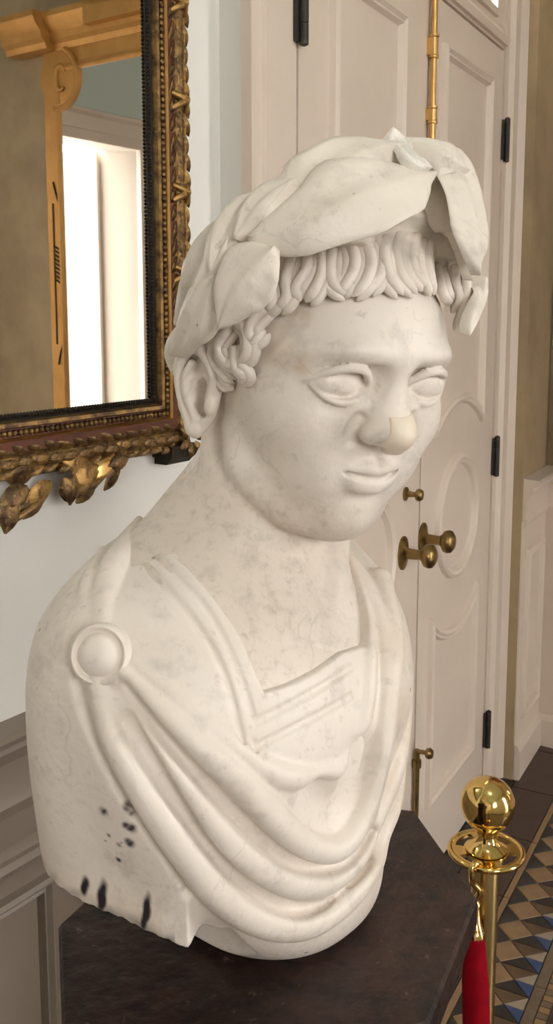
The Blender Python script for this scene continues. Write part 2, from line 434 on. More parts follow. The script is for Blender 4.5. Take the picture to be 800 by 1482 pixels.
# wall that holds the double door, with the fanlight opening
FAN = (-.30, .163, 2.43, 2.83)
DU0, DU1, DTOP = -1.112, .205, 2.345
wall_back = wall_with_holes('wall_back', DWF, -1.15, .95, CEIL, [(FAN[0] - .36, FAN[1], FAN[2], FAN[3])], PAINT_WHITE)
wall_right = structure(MB().box(RWF, -.5, HALL, -.12, 0, 0, CEIL).build('wall_right', PAINT_TAN))
wall_opposite = wall_with_holes('wall_opposite', OWF, -3.3, UR + .1, CEIL, [(o[1], o[2], o[3], o[4]) for o in OPEN], PAINT_WALL, t=.2)
wall_near = structure(MB().box(NWF, -.1, HALL + .1, -.12, 0, 0, CEIL).build('wall_near', PAINT_CREAM))
structure(MB().box(OWF, -3.3, UR, 0, .012, 2.84, CEIL).build('trim_9', PAINT_BLUE))
structure(MB().box(OWF, -12, 14, -22, -.25, -.12, -.05).build('ground_outside', PAVING))
# return of the door case towards the left wall
cl = W(DWF, -1.284, .0, 0); le = W(LWF, UE, 0, 0)
def quad_prism(pts, z0, z1, name, m):
    n = len(pts); V = [(p[0], p[1], z) for z in (z0, z1) for p in pts]
    F = [tuple(range(n))[::-1], tuple(range(n, 2 * n))] + [(i, (i + 1) % n, n + (i + 1) % n, n + i) for i in range(n)]
    return structure(MB().add(V, F).build(name, m))
quad_prism([cl, W(DWF, -1.20, .0, 0), W(DWF, -1.20, -.25, 0), le + DL * .10, le], 0, CEIL, 'wall_return', PAINT_WALL)
# right-hand dado wall, a little proud of the door plane
RD = (np.array([.9623, 3.399, 0]), DWF[1], DWF[2])
quad_prism([W(RD, -.335, 0, 0), W(RD, .05, 0, 0), W(RD, .05, -.3, 0), W(RD, -.335, -.3, 0)], 0, CEIL, 'wall_back_right', PAINT_TAN)

# door case columns either side of the double door
def case(u0, u1, o0, name, flip=False):
    w = u1 - u0; k = [(0, 0), (0, .020), (.10, .020), (.14, .034), (.24, .034), (.27, .018), (.42, .018), (.46, .040), (.60, .052), (.78, .052), (.82, .034), (.92, .028), (1, .028), (1, 0)]
    if flip: k = [(1 - a, b) for a, b in k][::-1]
    return structure(MB().rail(DWF, 0, 0, [(u0 + a * w, o0 + b) for a, b in k], True, 0, 2.95).build(name, PAINT_WHITE))
case(.208, .600, 0, 'trim_1'); structure(MB().rail(DWF, 0, 0, [(-1.284, 0), (-1.284, .020), (-1.262, .020), (-1.258, .014), (-1.240, .014), (-1.236, .022), (-1.222, .022), (-1.218, .016), (-1.116, .016), (-1.116, 0)], True, 0, 2.95).build('trim_2', PAINT_WHITE))
structure(MB().box(DWF, -1.116, .208, -.001, .016, DTOP + .004, FAN[2] - .02).rail(DWF, -1.116, .208, [(.0, DTOP + .012), (.028, DTOP + .012), (.034, DTOP + .03), (.02, DTOP + .05), (0, DTOP + .05)]).build('trim_3', PAINT_WHITE))

# double door: two leaves, each with mouldings, hinges and furniture as parts
CC = (-.135, 1.02); R_IN, R_OUT = .178, .318
MOULD = [(0, .0), (.004, .012), (.012, .016), (.020, .010), (.026, .012), (.032, 0)]
def arc(c, r, a0, a1, n=18): return [(c[0] + r * math.cos(a), c[1] + r * math.sin(a)) for a in np.linspace(a0, a1, n)]
def door_leaf(name, u0, u1, p0, p1, label):
    d = structure(MB().box(DWF, u0 + .004, u1 - .003, .001, .016, .012, DTOP - .004).build(name, PAINT_WHITE))
    d['label'] = label
    c = ((p0 + p1) / 2, CC[1]); h = (p1 - p0) / 2; a = math.acos(min(h / R_OUT, 1))
    up = [(p0, 2.246)] + arc(c, R_OUT, math.pi - a, a) + [(p1, 2.246)]
    lo = [(p1, .235)] + arc(c, R_OUT, -a, -math.pi + a) + [(p0, .235)]
    for path in (up[::-1], lo[::-1]):
        o = MB().sweep(DWF, path, [(x, .016 + b) for x, b in MOULD]).build('panel_moulding', PAINT_WHITE, d, smooth=30)
    MB().sweep(DWF, arc(c, R_IN, 0, 2 * math.pi * 35 / 36, 36)[::-1], [(x, .016 + b) for x, b in MOULD]).build('ring_moulding', PAINT_WHITE, d, smooth=30)
    return d
dR = door_leaf('door_1', -.430, DU1, -.343, .073, 'right leaf of the white panelled double door')
dL = door_leaf('door_2', DU0, -.434, -.98, -.60, 'left leaf of the white panelled double door behind the bust')
def hinge(u, z0, z1, parent):
    h = MB().box(DWF, u - .014, u + .016, .017, .024, z0, z1)
    h.lathe(W(DWF, u + .002, .030, z0 - .004), (0, 0, 1), [(.003, -.003), (.0085, 0), (.0085, .035), (.0075, .036), (.0085, .037), (.0085, z1 - z0 - .03), (.0075, z1 - z0 - .029), (.0085, z1 - z0 - .028), (.0085, z1 - z0 + .008), (.003, z1 - z0 + .012)], 12)
    h.build('hinge', IRON, parent, smooth=40)
for z in (2.035, 1.084, .19): hinge(.212, z, z + .115, dR)
hinge(DU0 - .004, 2.068, 2.19, dL)
def knob(u, z, parent, r=.030, proj=.082):
    ax = DWF[2]; b = W(DWF, u, .016, z)
    k = MB().lathe(b, ax, [(.010, 0), (.033 * r / .03, .0), (.033 * r / .03, .004), (.026 * r / .03, .007), (.016, .010), (.011, .014), (.0095, proj * .55), (.012, proj * .62)], 22, scale=(1.28, 1)).build('rose', BRASS_OLD, parent, smooth=35)
    MB().lathe(b, ax, [(.009, proj * .60), (.016 * r / .03, proj * .63), (.027 * r / .03, proj * .72), (r, proj * .83), (.028 * r / .03, proj * .94), (.018 * r / .03, proj * 1.03), (.004, proj * 1.06)], 22).build('knob', BRASS_OLD, parent, smooth=60)
knob(-.545, 1.004, dL); knob(-.405, 1.010, dR)
def latch(u, z):
    ax = DWF[2]; b = W(DWF, u, .016, z)
    MB().lathe(b, ax, [(.004, 0), (.017, 0), (.017, .004), (.008, .008), (.006, .026), (.014, .030), (.016, .036), (.012, .044), (.004, .046)], 18).build('night_latch_knob', BRASS_OLD, dL, smooth=50)
latch(-.535, 1.150)
# long brass bolt at the meeting edge of the leaves, and the small floor bolt
bolt = MB().tube([W(DWF, -.437, .030, 1.86), W(DWF, -.437, .030, 2.40)], .0075, 12).build('espagnolette_bolt', GILT, dL, smooth=40)
for z, hh in ((2.185, .055), (2.035, .042), (1.90, .042)):
    MB().lathe(W(DWF, -.437, .030, z), (0, 0, 1), [(.007, 0), (.0125, .001), (.0125, .006), (.0105, .008), (.0105, hh - .008), (.0125, hh - .006), (.0125, hh - .001), (.007, hh)], 14).box(DWF, -.447, -.427, .012, .026, z + .008, z + hh - .008).build('bolt_guide', GILT, dL, smooth=40)
fb = MB().tube([W(DWF, -.445, .028, .05), W(DWF, -.445, .028, .455)], .0075, 10).lathe(W(DWF, -.445, .028, .405), (0, 0, 1), [(.0076, 0), (.012, .002), (.012, .022), (.0076, .024)], 12)
fb.tube([W(DWF, -.445, .028, .450), W(DWF, -.445, .046, .452), W(DWF, -.445, .056, .452)], .006, 8).lathe(W(DWF, -.445, .050, .452), DWF[2], [(.004, 0), (.012, .004), (.015, .012), (.011, .020), (.003, .022)], 14)
fb.build('floor_bolt', BRASS_OLD, dL, smooth=45)
# fanlight
fw = structure(MB().sweep(DWF, [(FAN[0] - .36, FAN[2]), (FAN[1], FAN[2]), (FAN[1], FAN[3]), (FAN[0] - .36, FAN[3])], [(0, .0), (0, .012), (-.02, .012), (-.02, -.03), (0, -.03)]).build('window_1', PAINT_WHITE))
MB().box(DWF, FAN[0] - .36, FAN[1], -.045, -.041, FAN[2], FAN[3]).build('pane', GLASS, fw)
MB().sweep(DWF, arc((FAN[0] + .10, FAN[2] - .02), .34, .02, math.pi - .02, 24), [(-.012, -.04), (.012, -.04), (.012, -.015), (-.012, -.015)], False).build('glazing_bar', PAINT_WHITE, fw)

# dado rails, plinths and panels
def dado(fr, u0, u1, z, parent, m, nm='dado_rail', s=1.0):
    pr = [(0, -.155), (.010, -.155), (.016, -.135), (.010, -.12), (.012, -.060), (.024, -.052), (.034, -.030), (.030, -.022), (.052, -.010), (.056, 0), (.050, .006), (0, .010)]
    return MB().rail(fr, u0, u1, [(a * s, z + b * s) for a, b in pr]).build(nm, m, parent, smooth=25)
dd = dado(LWS, -3.5, UE / .9, .945, wall_left, PAINT_DADO_SHADE, s=.95)
MB().box(LWF, -3.2, UE, 0, .0054, .0, .88).build('dado_panelling', PAINT_DADO_SHADE, wall_left)
MB().rail(LWS, -3.5, UE / .9, [(.006, .700), (.016, .702), (.020, .712), (.014, .722), (.016, .732), (.010, .742), (.006, .745)]).build('dado_moulding', PAINT_DADO_SHADE, wall_left, smooth=25)
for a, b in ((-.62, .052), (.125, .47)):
    MB().sweep(LWS, [(a, .02), (a, .665), (b, .665), (b, .02)], [(x * .9, .006 + q * 1.1) for x, q in MOULD]).build('dado_panel_moulding', PAINT_DADO_SHADE, wall_left, smooth=30)
structure(MB().rail(LWF, -3.2, UE, [(0, 0), (.026, 0), (.026, .12), (.020, .14), (.010, .155), (0, .16)]).build('baseboard_left', PAINT_DADO_SHADE))
rd = dado(RD, -.320, .06, 1.035, None, PAINT_WHITE, 'trim_4'); structure(rd)
structure(MB().box(RD, -.33, .06, 0, .004, 0, .90).build('trim_5', PAINT_WHITE))
structure(MB().sweep(RD, [(-.27, .20), (-.27, .80), (-.05, .80), (-.05, .20)], [(x, .004 + q) for x, q in MOULD]).build('trim_6', PAINT_WHITE))
structure(MB().rail(RD, -.33, .06, [(0, 0), (.022, 0), (.022, .105), (.014, .125), (0, .13)]).build('baseboard_back', PAINT_WHITE))
structure(dado(RWF, -.12, 1.2, 1.035, None, PAINT_WHITE, 'trim_7'))
structure(MB().box(RWF, -.12, HALL, 0, .004, 0, .90).build('trim_8', PAINT_WHITE))
structure(MB().rail(RWF, -.12, HALL, [(0, 0), (.022, 0), (.022, .105), (.014, .125), (0, .13)]).build('baseboard_right', PAINT_WHITE))
# street door opening: casing, one leaf folded back, and the window of the opposite wall
u0, u1, z0, z1 = OPEN[0][1:]
cs = structure(MB().sweep(OWF, [(u0, 0), (u0, z1), (u1, z1), (u1, 0)], [(0, 0), (0, .02), (-.03, .03), (-.06, .03), (-.07, .018), (-.15, .018), (-.17, .035), (-.19, .035), (-.19, 0)], False).build('door_3', PAINT_WHITE, smooth=25))
sp = MB(); SV = [W(OWF, u0 - .01, -.001, z) for z in (0, z1)] + [W(OWF, u0 + .36, -.62, z) for z in (0, z1)] + [W(OWF, u0 - .01, -.62, z) for z in (0, z1)]
sp.add(SV, [(0, 2, 3, 1), (2, 4, 5, 3), (4, 0, 1, 5), (0, 4, 2), (1, 3, 5)]).build('splayed_reveal', PAINT_CREAM, cs)
MB().box(OWF, u0 + .150, u0 + .175, -.30, -.22, 0, z1).build('reveal_bead', PAINT_WHITE, cs)
MB().box(OWF, u0 + .315, u0 + .372, -.620, -.525, 2.33, 2.42).build('hinge', IRON, cs)
MB().box(OWF, u0 + .362, u0 + .40, -.66, -.60, 0, z1 + .1).build('door_post', PAINT_WALL, cs)
u0, u1, z0, z1 = OPEN[1][1:]
wn = structure(MB().sweep(OWF, [(u0, z0), (u0, z1), (u1, z1), (u1, z0)], [(0, -.1), (0, .02), (-.03, .03), (-.10, .03), (-.10, 0)]).build('window_2', PAINT_WHITE, smooth=25))
for q in (1 / 3, 2 / 3): MB().box(OWF, u0 + (u1 - u0) * q - .015, u0 + (u1 - u0) * q + .015, -.11, -.08, z0, z1).build('glazing_bar', PAINT_WHITE, wn)
MB().box(OWF, u0, u1, -.11, -.08, (z0 + z1) / 2 - .02, (z0 + z1) / 2 + .02).build('meeting_rail', PAINT_WHITE, wn)

# tiled floor along the door wall
AX = DWF[1]; AN = DWF[2]; TO = np.array([.752, 2.55, 0.])
def fpt(v, a, z=.0): return TO + AX * v + AN * a + np.array([0, 0, z])
def tile(cache, key, pts, m):
    """pts around the tile's own centre (v, a); a prism 6 mm thick with a tiny chamfer"""
    if key not in cache:
        n = len(pts); c = np.mean(pts, 0)
        V = [AX * p[0] + AN * p[1] for p in pts] + [AX * p[0] + AN * p[1] + np.array([0, 0, .0045]) for p in pts]
        V += [AX * (c[0] + (p[0] - c[0]) * .965) + AN * (c[1] + (p[1] - c[1]) * .965) + np.array([0, 0, .006]) for p in pts]
        F = [tuple(range(2 * n, 3 * n))] + [(i + k * n, (i + 1) % n + k * n, n + (i + 1) % n + k * n, n + i + k * n) for k in (0, 1) for i in range(n)]
        cache[key] = MB().add(V, F).mesh('floor_tile', m, (0, 0, 0))
    return cache[key]
TC = {}
def lay(key, pts, m, v, a):
    link('floor_tile', tile(TC, key, pts, m), floor, fpt(v, a))
S = .0935; hS = S / 2 - .0012
sq = [(-hS, 0), (0, hS), (hS, 0), (0, -hS)][::-1]
triL = [(-hS, -.001), (hS, -.001), (0, -hS)][::-1]; triR = [(-hS, .001), (0, hS), (hS, .001)][::-1]
up_t = [(.001, -hS), (hS, 0), (.001, hS)]; dn_t = [(-.001, hS), (-hS, 0), (-.001, -hS)]
for i in range(-9, 11):
    v = i * S
    lay('buff', sq, T_BUFF, v, 0)
    lay('black_edge', [(-hS, -.001 + hS * 0), (0, hS), (hS, -.001 + hS * 0)][::-1], T_BLACK, v + S / 2, -S / 2 + .0005)
    lay('black', up_t, T_BLACK, v + S / 2, S / 2); lay('brown', dn_t, T_BROWN, v + S / 2, S / 2)
    lay('blue', [(-hS, 0), (0, 0 + .0), (0, -hS)], T_BLUE, v, S); lay('white', [(.001, -hS), (.001, -.001), (hS, -.001)], T_WHITE, v, S)
for i in range(-3, 4):
    v = i * .31
    lay('band', [(-.154, -.008), (-.154, .008), (.154, .008), (.154, -.008)], T_BUFF, v, -.0575)
    lay('border', [(-.154, -.0125), (-.154, .0125), (.154, .0125), (.154, -.0125)], T_EDGE, v, .1085)
    lay('dark_border', [(-.154, -.070), (-.154, .070), (.154, .070), (.154, -.070)], T_RED, v, -.1385)
for i in range(-30, 10):
    lay('rib', [(-.0095, -.012), (-.0095, .012), (.0095, .012), (.0095, -.012)], T_BUFF if i % 2 else T_BROWN, i * .0215, .1350) if i % 2 else lay('rib2', [(-.0095, -.012), (-.0095, .012), (.0095, .012), (.0095, -.012)], T_EDGE, i * .0215, .1350)
for i in range(-4, 5):
    for j in range(5):
        lay('dark_field', [(-.149, -.149), (-.149, .149), (.149, .149), (.149, -.149)], T_RED, i * .30, .298 + .30 * j)
MB().box((TO, AX, AN), -2.2, 1.3, -.420, -.2105, 0, .0055).build('floor_border', T_BLACK, floor)
MB().box(LWF, -3.2, .9, .02, .75, 0, .004).build('floor_field', T_RED, floor)
# ---------------------------------------------------------------- marble bust
# torso frame: x to the figure's left, y forward, z up, origin on the pedestal top
BC = np.array([-0.038, 0.84, 1.04]); TY = math.radians(48)
TM = np.stack([[math.cos(TY), math.sin(TY), 0], [math.sin(TY), -math.cos(TY), 0], [0, 0, 1]], 1)
def t2w(P): return np.asarray(P) @ TM.T + BC
def w2t(P): return (np.asarray(P) - BC) @ TM
# head frame: canonical head in metres, scaled and tilted
def head_rot(yaw, pit, rol):
    Fw = np.array([math.sin(yaw), -math.cos(yaw), 0]); Lf = np.array([math.cos(yaw), math.sin(yaw), 0]); U = np.array([0, 0, 1.])
    F2 = Fw * math.cos(pit) - U * math.sin(pit); U2 = U * math.cos(pit) + Fw * math.sin(pit)
    return np.stack([Lf * math.cos(rol) - U2 * math.sin(rol), F2, U2 * math.cos(rol) + Lf * math.sin(rol)], 1)
HM = head_rot(math.radians(31), math.radians(14.5), math.radians(3.5))
HS = np.array([1.26, 1.11, 1.12]); HC = np.array([0.033, 0.83, 1.528])
def h2w(P): return (np.asarray(P) * HS) @ HM.T + HC
def w2h(P): return ((np.asarray(P) - HC) @ HM) / HS
def t2h(P): return w2h(t2w(P))

TK = catmull([  # z, half width, half depth, centre y, centre x
 (-.03, .05, .05, 0, .03), (0, .076, .097, -.002, .032), (.010, .092, .110, 0, .028), (.03, .108, .120, .0, .022), (.06, .126, .122, .001, .014), (.10, .152, .126, 0, .005), (.15, .170, .130, 0, 0),
 (.21, .184, .135, 0, 0), (.26, .186, .130, -.005, 0), (.30, .174, .117, -.010, 0), (.330, .144, .098, -.015, 0), (.352, .110, .080, -.018, 0), (.370, .074, .058, -.016, 0), (.382, .038, .03, -.014, 0), (.392, .008, .008, -.014, 0)], 8)
def torso(x, y, z, grow=0.0):
    zz = np.clip(z, TK[0, 0], TK[-1, 0])
    a = np.interp(zz, TK[:, 0], TK[:, 1]) + grow; b = np.interp(zz, TK[:, 0], TK[:, 2]) + grow; cy = np.interp(zz, TK[:, 0], TK[:, 3]); cx = np.interp(zz, TK[:, 0], TK[:, 4])
    r = (np.abs((x - cx) / a) ** 2.4 + np.abs((y - cy) / b) ** 2.4 + 1e-9) ** (1 / 2.4)
    return (r - 1) * np.minimum(a, b) * 0.9
# curves on the bust: torso frame (t) or head frame (h), metres; picked as image pixels, ray-cast onto its surfaces
BK = {
 'f1': [(-0.1764, 0.0299, 0.2848), (-0.1784, 0.0474, 0.2502), (-0.1708, 0.0649, 0.2182), (-0.1554, 0.0794, 0.182), (-0.1395, 0.0872, 0.1516), (-0.12, 0.0935, 0.1192), (-0.0952, 0.1003, 0.091), (-0.0638, 0.1086, 0.0676), (-0.0318, 0.1182, 0.0588), (0.0081, 0.1231, 0.062), (0.0433, 0.1224, 0.0748), (0.0571, 0.1217, 0.0972)],
 'f2': [(-0.1706, 0.0431, 0.2866), (-0.1654, 0.0675, 0.2599), (-0.1535, 0.0874, 0.2274), (-0.1353, 0.1006, 0.1898), (-0.1136, 0.1077, 0.1556), (-0.0867, 0.1148, 0.1264), (-0.0526, 0.1209, 0.1013), (-0.013, 0.1247, 0.0891), (0.024, 0.1253, 0.0957), (0.0493, 0.1247, 0.1199)],
 'f3': [(-0.1651, 0.0485, 0.2918), (-0.1528, 0.0799, 0.2647), (-0.133, 0.1026, 0.2356), (-0.1111, 0.1165, 0.2077), (-0.0799, 0.1231, 0.1669), (-0.0499, 0.1257, 0.1365), (-0.0164, 0.1272, 0.1187), (0.0105, 0.1279, 0.1246), (0.0298, 0.129, 0.1484), (0.0394, 0.1329, 0.1898), (0.0558, 0.1289, 0.233)],
 'f3b': [(-0.1605, 0.051, 0.2964), (-0.1451, 0.0828, 0.2738), (-0.1227, 0.1067, 0.244), (-0.0976, 0.1215, 0.2169), (-0.0639, 0.1303, 0.1989), (-0.0257, 0.1339, 0.1909), (-0.0042, 0.1347, 0.1938)],
 'v_edge': [(-0.181, 0.0123, 0.2815), (-0.1836, 0.0297, 0.2519), (-0.1776, 0.0492, 0.2154), (-0.1631, 0.0663, 0.1775), (-0.1457, 0.0769, 0.1435), (-0.1324, 0.0789, 0.1154), (-0.1165, 0.0577, 0.0747), (-0.0922, 0.0277, 0.0221)],
 'r1': [(0.0823, 0.0618, 0.3384), (0.0764, 0.0902, 0.3129), (0.0706, 0.1115, 0.2809), (0.0619, 0.1259, 0.2429), (0.05, 0.1323, 0.1984), (0.0433, 0.1285, 0.1556), (0.0363, 0.1267, 0.126)],
 'r2': [(0.0807, 0.0566, 0.343), (0.0657, 0.0905, 0.3153), (0.049, 0.1148, 0.2809), (0.0299, 0.1296, 0.2411), (0.0091, 0.135, 0.2072), (-0.0085, 0.1345, 0.1924)],
 'strap1': [(-0.0462, -0.0753, 0.3702), (-0.0998, -0.0313, 0.3573), (-0.1318, -0.0098, 0.3388), (-0.1556, 0.0128, 0.3184)],
 'strap2': [(-0.0997, -0.0574, 0.3528), (-0.1356, -0.0282, 0.336), (-0.1594, 0.0006, 0.3166)],
 'fib': [(-0.168, 0.0265, 0.302)],
 'pocket': [(-0.044, 0.1312, 0.1783), (-0.0204, 0.13, 0.1536), (-0.0029, 0.1306, 0.1557), (0.0057, 0.1323, 0.1712), (0.0118, 0.1346, 0.194)],
 'v12': [(-0.1712, 0.0589, 0.2593), (-0.1619, 0.0781, 0.23), (-0.1476, 0.0915, 0.1969), (-0.1305, 0.0989, 0.1651), (-0.108, 0.1056, 0.1312), (-0.0765, 0.1127, 0.0973), (-0.041, 0.1184, 0.0715), (-0.0015, 0.1232, 0.0654), (0.0368, 0.1234, 0.0795)],
 'v23': [(-0.1685, 0.0523, 0.2805), (-0.1592, 0.0757, 0.2577), (-0.1442, 0.0958, 0.2267), (-0.1251, 0.1085, 0.1967), (-0.0996, 0.116, 0.164), (-0.0698, 0.1213, 0.1329), (-0.0398, 0.1245, 0.1118), (0.0044, 0.1256, 0.0952), (0.0383, 0.1255, 0.1119)],
 'n1': [(-0.0672, -0.0456, 0.3701), (-0.0874, 0.025, 0.3578), (-0.0868, 0.0654, 0.3338), (-0.085, 0.0883, 0.3123), (-0.0852, 0.103, 0.2911), (-0.0822, 0.1138, 0.2694)],
 'n2': [(-0.0811, -0.0411, 0.3653), (-0.0979, 0.0282, 0.3514), (-0.0973, 0.0653, 0.3295), (-0.0982, 0.0916, 0.3028), (-0.0977, 0.1054, 0.2789), (-0.0961, 0.1153, 0.2528)],
 'n3': [(-0.0942, -0.0335, 0.36), (-0.1101, 0.0296, 0.3446), (-0.1106, 0.0669, 0.3221), (-0.1094, 0.0923, 0.2952), (-0.1091, 0.1064, 0.2664), (-0.1086, 0.1143, 0.2388)],
 'h1': [(-0.0822, 0.1138, 0.2694), (-0.0585, 0.1183, 0.2695), (-0.0272, 0.1202, 0.2722), (0.0079, 0.1184, 0.2776)],
 'h2': [(-0.0954, 0.1161, 0.2507), (-0.0628, 0.1221, 0.2562), (-0.0236, 0.1244, 0.2607), (0.0122, 0.1232, 0.2651)],
 'p1': [(-0.0998, 0.1187, 0.2333), (-0.0672, 0.126, 0.2387), (-0.0295, 0.1294, 0.242), (0.0043, 0.1295, 0.2442)],
 'p2': [(-0.1003, 0.1178, 0.237), (-0.0998, 0.1201, 0.2239), (-0.0994, 0.1211, 0.2131)],
 'skin': [(-0.0672, -0.0456, 0.3701), (-0.0874, 0.025, 0.3578), (-0.0868, 0.0654, 0.3338), (-0.085, 0.0883, 0.3123), (-0.0852, 0.103, 0.2911), (-0.0822, 0.1138, 0.2694), (-0.0585, 0.1183, 0.2695), (-0.0272, 0.1202, 0.2722), (0.0079, 0.1184, 0.2776), (0.0377, 0.1182, 0.2755), (0.0493, 0.1093, 0.2919), (0.0617, 0.0905, 0.3162), (0.0748, 0.0597, 0.3427)],
 'cut': [(-0.1779, -0.0321, 0.0953), (-0.1619, -0.0133, 0.0897), (-0.1557, 0.0056, 0.0859), (-0.0983, -0.0132, 0.0333), (-0.0901, 0.0254, 0.0212)],
 'lock0': [(-0.0578, 0.0243, 0.1039), (-0.0651, 0.0329, 0.0881), (-0.0665, 0.0426, 0.0762), (-0.0704, 0.0378, 0.069)],
 'lock1': [(-0.0531, 0.0299, 0.1074), (-0.0602, 0.042, 0.0907), (-0.0616, 0.0491, 0.081), (-0.0666, 0.0455, 0.0717)],
 'lock2': [(-0.0477, 0.0362, 0.1102), (-0.0516, 0.0485, 0.0985), (-0.0578, 0.0505, 0.0873), (-0.0579, 0.0559, 0.0806)],
 'lock3': [(-0.0416, 0.0402, 0.1135), (-0.0453, 0.055, 0.1005), (-0.0502, 0.0595, 0.09), (-0.0558, 0.0589, 0.0811)],
 'lock4': [(-0.035, 0.0432, 0.1167), (-0.0411, 0.0559, 0.1039), (-0.0422, 0.0645, 0.0947), (-0.0367, 0.0727, 0.0906)],
 'lock5': [(-0.0266, 0.0451, 0.1203), (-0.0287, 0.061, 0.109), (-0.0347, 0.0682, 0.098), (-0.0414, 0.069, 0.0902)],
 'lock6': [(-0.0173, 0.0445, 0.124), (-0.02, 0.0635, 0.1112), (-0.0262, 0.0727, 0.0993), (-0.0343, 0.0746, 0.0903)],
 'lock7': [(-0.0071, 0.0422, 0.1271), (-0.0118, 0.0624, 0.1146), (-0.0173, 0.0723, 0.1042), (-0.0253, 0.0772, 0.0944)],
 'lock8': [(0.0242, 0.0147, 0.1313), (-0.0086, 0.0575, 0.1186), (-0.0124, 0.0733, 0.1048), (-0.0046, 0.0824, 0.0954)],
 'lock9': [(0.0302, 0.0209, 0.1361), (0.001, 0.056, 0.1202), (-0.0036, 0.0739, 0.1057), (0.0065, 0.0811, 0.0969)],
 'lock10': [(0.0349, 0.0278, 0.1349), (0.0133, 0.0561, 0.1186), (0.0079, 0.0711, 0.108), (0.0162, 0.0759, 0.1007)],
 'lock11': [(0.0422, 0.0343, 0.1295), (0.0252, 0.0545, 0.1156), (0.019, 0.07, 0.1058), (0.0236, 0.0763, 0.0965)],
 'lock12': [(0.0482, 0.0426, 0.1218), (0.047, 0.0442, 0.1068), (0.0366, 0.0677, 0.0969), (0.0535, 0.0556, 0.0912)],
 'lock13': [(0.0546, 0.051, 0.1141), (0.0546, 0.0544, 0.1012), (0.0567, 0.0606, 0.0916), (0.0554, 0.0604, 0.0823)],
 'lock14': [(0.0594, 0.059, 0.1113), (0.0598, 0.061, 0.0966), (0.0583, 0.0647, 0.0836), (0.0576, 0.0659, 0.0704)],
 'lock15': [(-0.0662, 0.0384, 0.0813), (-0.0714, 0.0305, 0.0737), (-0.0729, 0.0326, 0.0651), (-0.0697, 0.0414, 0.0662)],
 'lock16': [(-0.0716, 0.0315, 0.0721), (-0.0755, 0.0227, 0.0638), (-0.0761, 0.0249, 0.0556), (-0.0734, 0.0346, 0.0574)],
 'lock17': [(-0.0763, 0.0222, 0.0587), (-0.074, 0.0343, 0.0505), (-0.0732, 0.0352, 0.0382), (-0.0749, 0.0236, 0.0297)],
 'lock18': [(-0.0779, 0.0154, 0.0529), (-0.078, 0.0072, 0.0356), (-0.0754, 0.0174, 0.0267), (-0.0747, 0.029, 0.0363)],
 'lock19': [(-0.0789, 0.0037, 0.0446), (-0.0768, -0.0034, 0.0275), (-0.074, 0.0071, 0.018), (-0.071, 0.0147, 0.0117)],
 'lock20': [(-0.0776, -0.0108, 0.0345), (-0.0744, -0.0091, 0.0197), (-0.0707, 0.0021, 0.0087), (-0.0675, 0.0051, 0.0024)],
 'lock21': [(-0.0681, 0.0399, 0.0745), (-0.0734, 0.0343, 0.0583), (-0.0727, 0.0383, 0.0488), (-0.0707, 0.0427, 0.0569)],
 'lock22': [(-0.0768, 0.021, 0.0397), (-0.0736, 0.0263, 0.0265), (-0.0712, 0.0325, 0.0236), (-0.0707, 0.0225, 0.0143)],
 'leaf0': [(-0.0901, 0.0457, 0.1141), (-0.0671, 0.0642, 0.136), (-0.0317, 0.0689, 0.1588), (0.0169, 0.0574, 0.1701)],
 'leaf1': [(-0.0784, 0.0175, 0.1318), (-0.0583, 0.0347, 0.1498), (-0.0253, 0.0352, 0.1681), (0.0241, 0.0218, 0.1879)],
 'leaf2': [(0.034, 0.0347, 0.1882), (0.046, 0.043, 0.1722), (0.0369, 0.0759, 0.1479), (0.0295, 0.1028, 0.1171)],
 'leaf3': [(0.065, 0.0654, 0.1117), (0.0662, 0.0674, 0.0986), (0.0526, 0.0814, 0.0875), (0.0419, 0.0911, 0.0746)],
 'leaf4': [(0.007, 0.0124, 0.1935), (0.0125, 0.0183, 0.1866), (0.0015, 0.0515, 0.1789), (0.009, 0.0609, 0.174)],
 'leaf5': [(0.012, 0.0124, 0.1868), (0.0238, 0.0268, 0.1885), (0.0345, 0.038, 0.1859), (0.0498, 0.0443, 0.1758)],
 'leaf6': [(-0.1012, 0.049, 0.0589), (-0.0997, 0.0516, 0.0824), (-0.093, 0.0584, 0.1006), (-0.0842, 0.0653, 0.1143)],
 'leaf7': [(-0.0919, -0.0297, 0.018), (-0.1036, 0.0079, 0.0494), (-0.1037, 0.0242, 0.0698), (-0.0993, 0.0355, 0.0904)],
 'leaf8': [(-0.0897, -0.0351, 0.0384), (-0.0987, -0.0103, 0.0742), (-0.0948, -0.0013, 0.1023), (-0.087, 0.0055, 0.1222)],
 'leaf9': [(-0.1007, 0.0281, 0.0858), (-0.097, 0.0205, 0.1065), (-0.0889, 0.0201, 0.1255), (-0.0776, 0.0234, 0.1419)],
 'leaf10': [(-0.0938, 0.0371, 0.112), (-0.0873, 0.033, 0.128), (-0.0782, 0.0343, 0.1409), (-0.0646, 0.0416, 0.1527)],
 'leaf11': [(-0.1011, 0.0221, 0.0534), (-0.1021, 0.0184, 0.076), (-0.0985, 0.0236, 0.096), (-0.093, 0.0281, 0.1112)],
 'leaf12': [(0.0251, 0.029, 0.1776), (0.042, 0.0396, 0.1585), (0.0536, 0.0505, 0.1339), (0.0424, 0.0801, 0.1101)],
 'stain': [(-0.1761, 0.0338, 0.1824), (-0.1706, 0.0575, 0.191), (-0.1689, 0.0592, 0.1866), (-0.1688, 0.0523, 0.174), (-0.1674, 0.0554, 0.1735), (-0.1695, 0.0507, 0.1743), (-0.1651, 0.0505, 0.1584), (-0.1627, 0.0337, 0.1375), (-0.1588, 0.0231, 0.1239), (-0.1671, 0.0396, 0.1538), (-0.1707, 0.0327, 0.1606)],
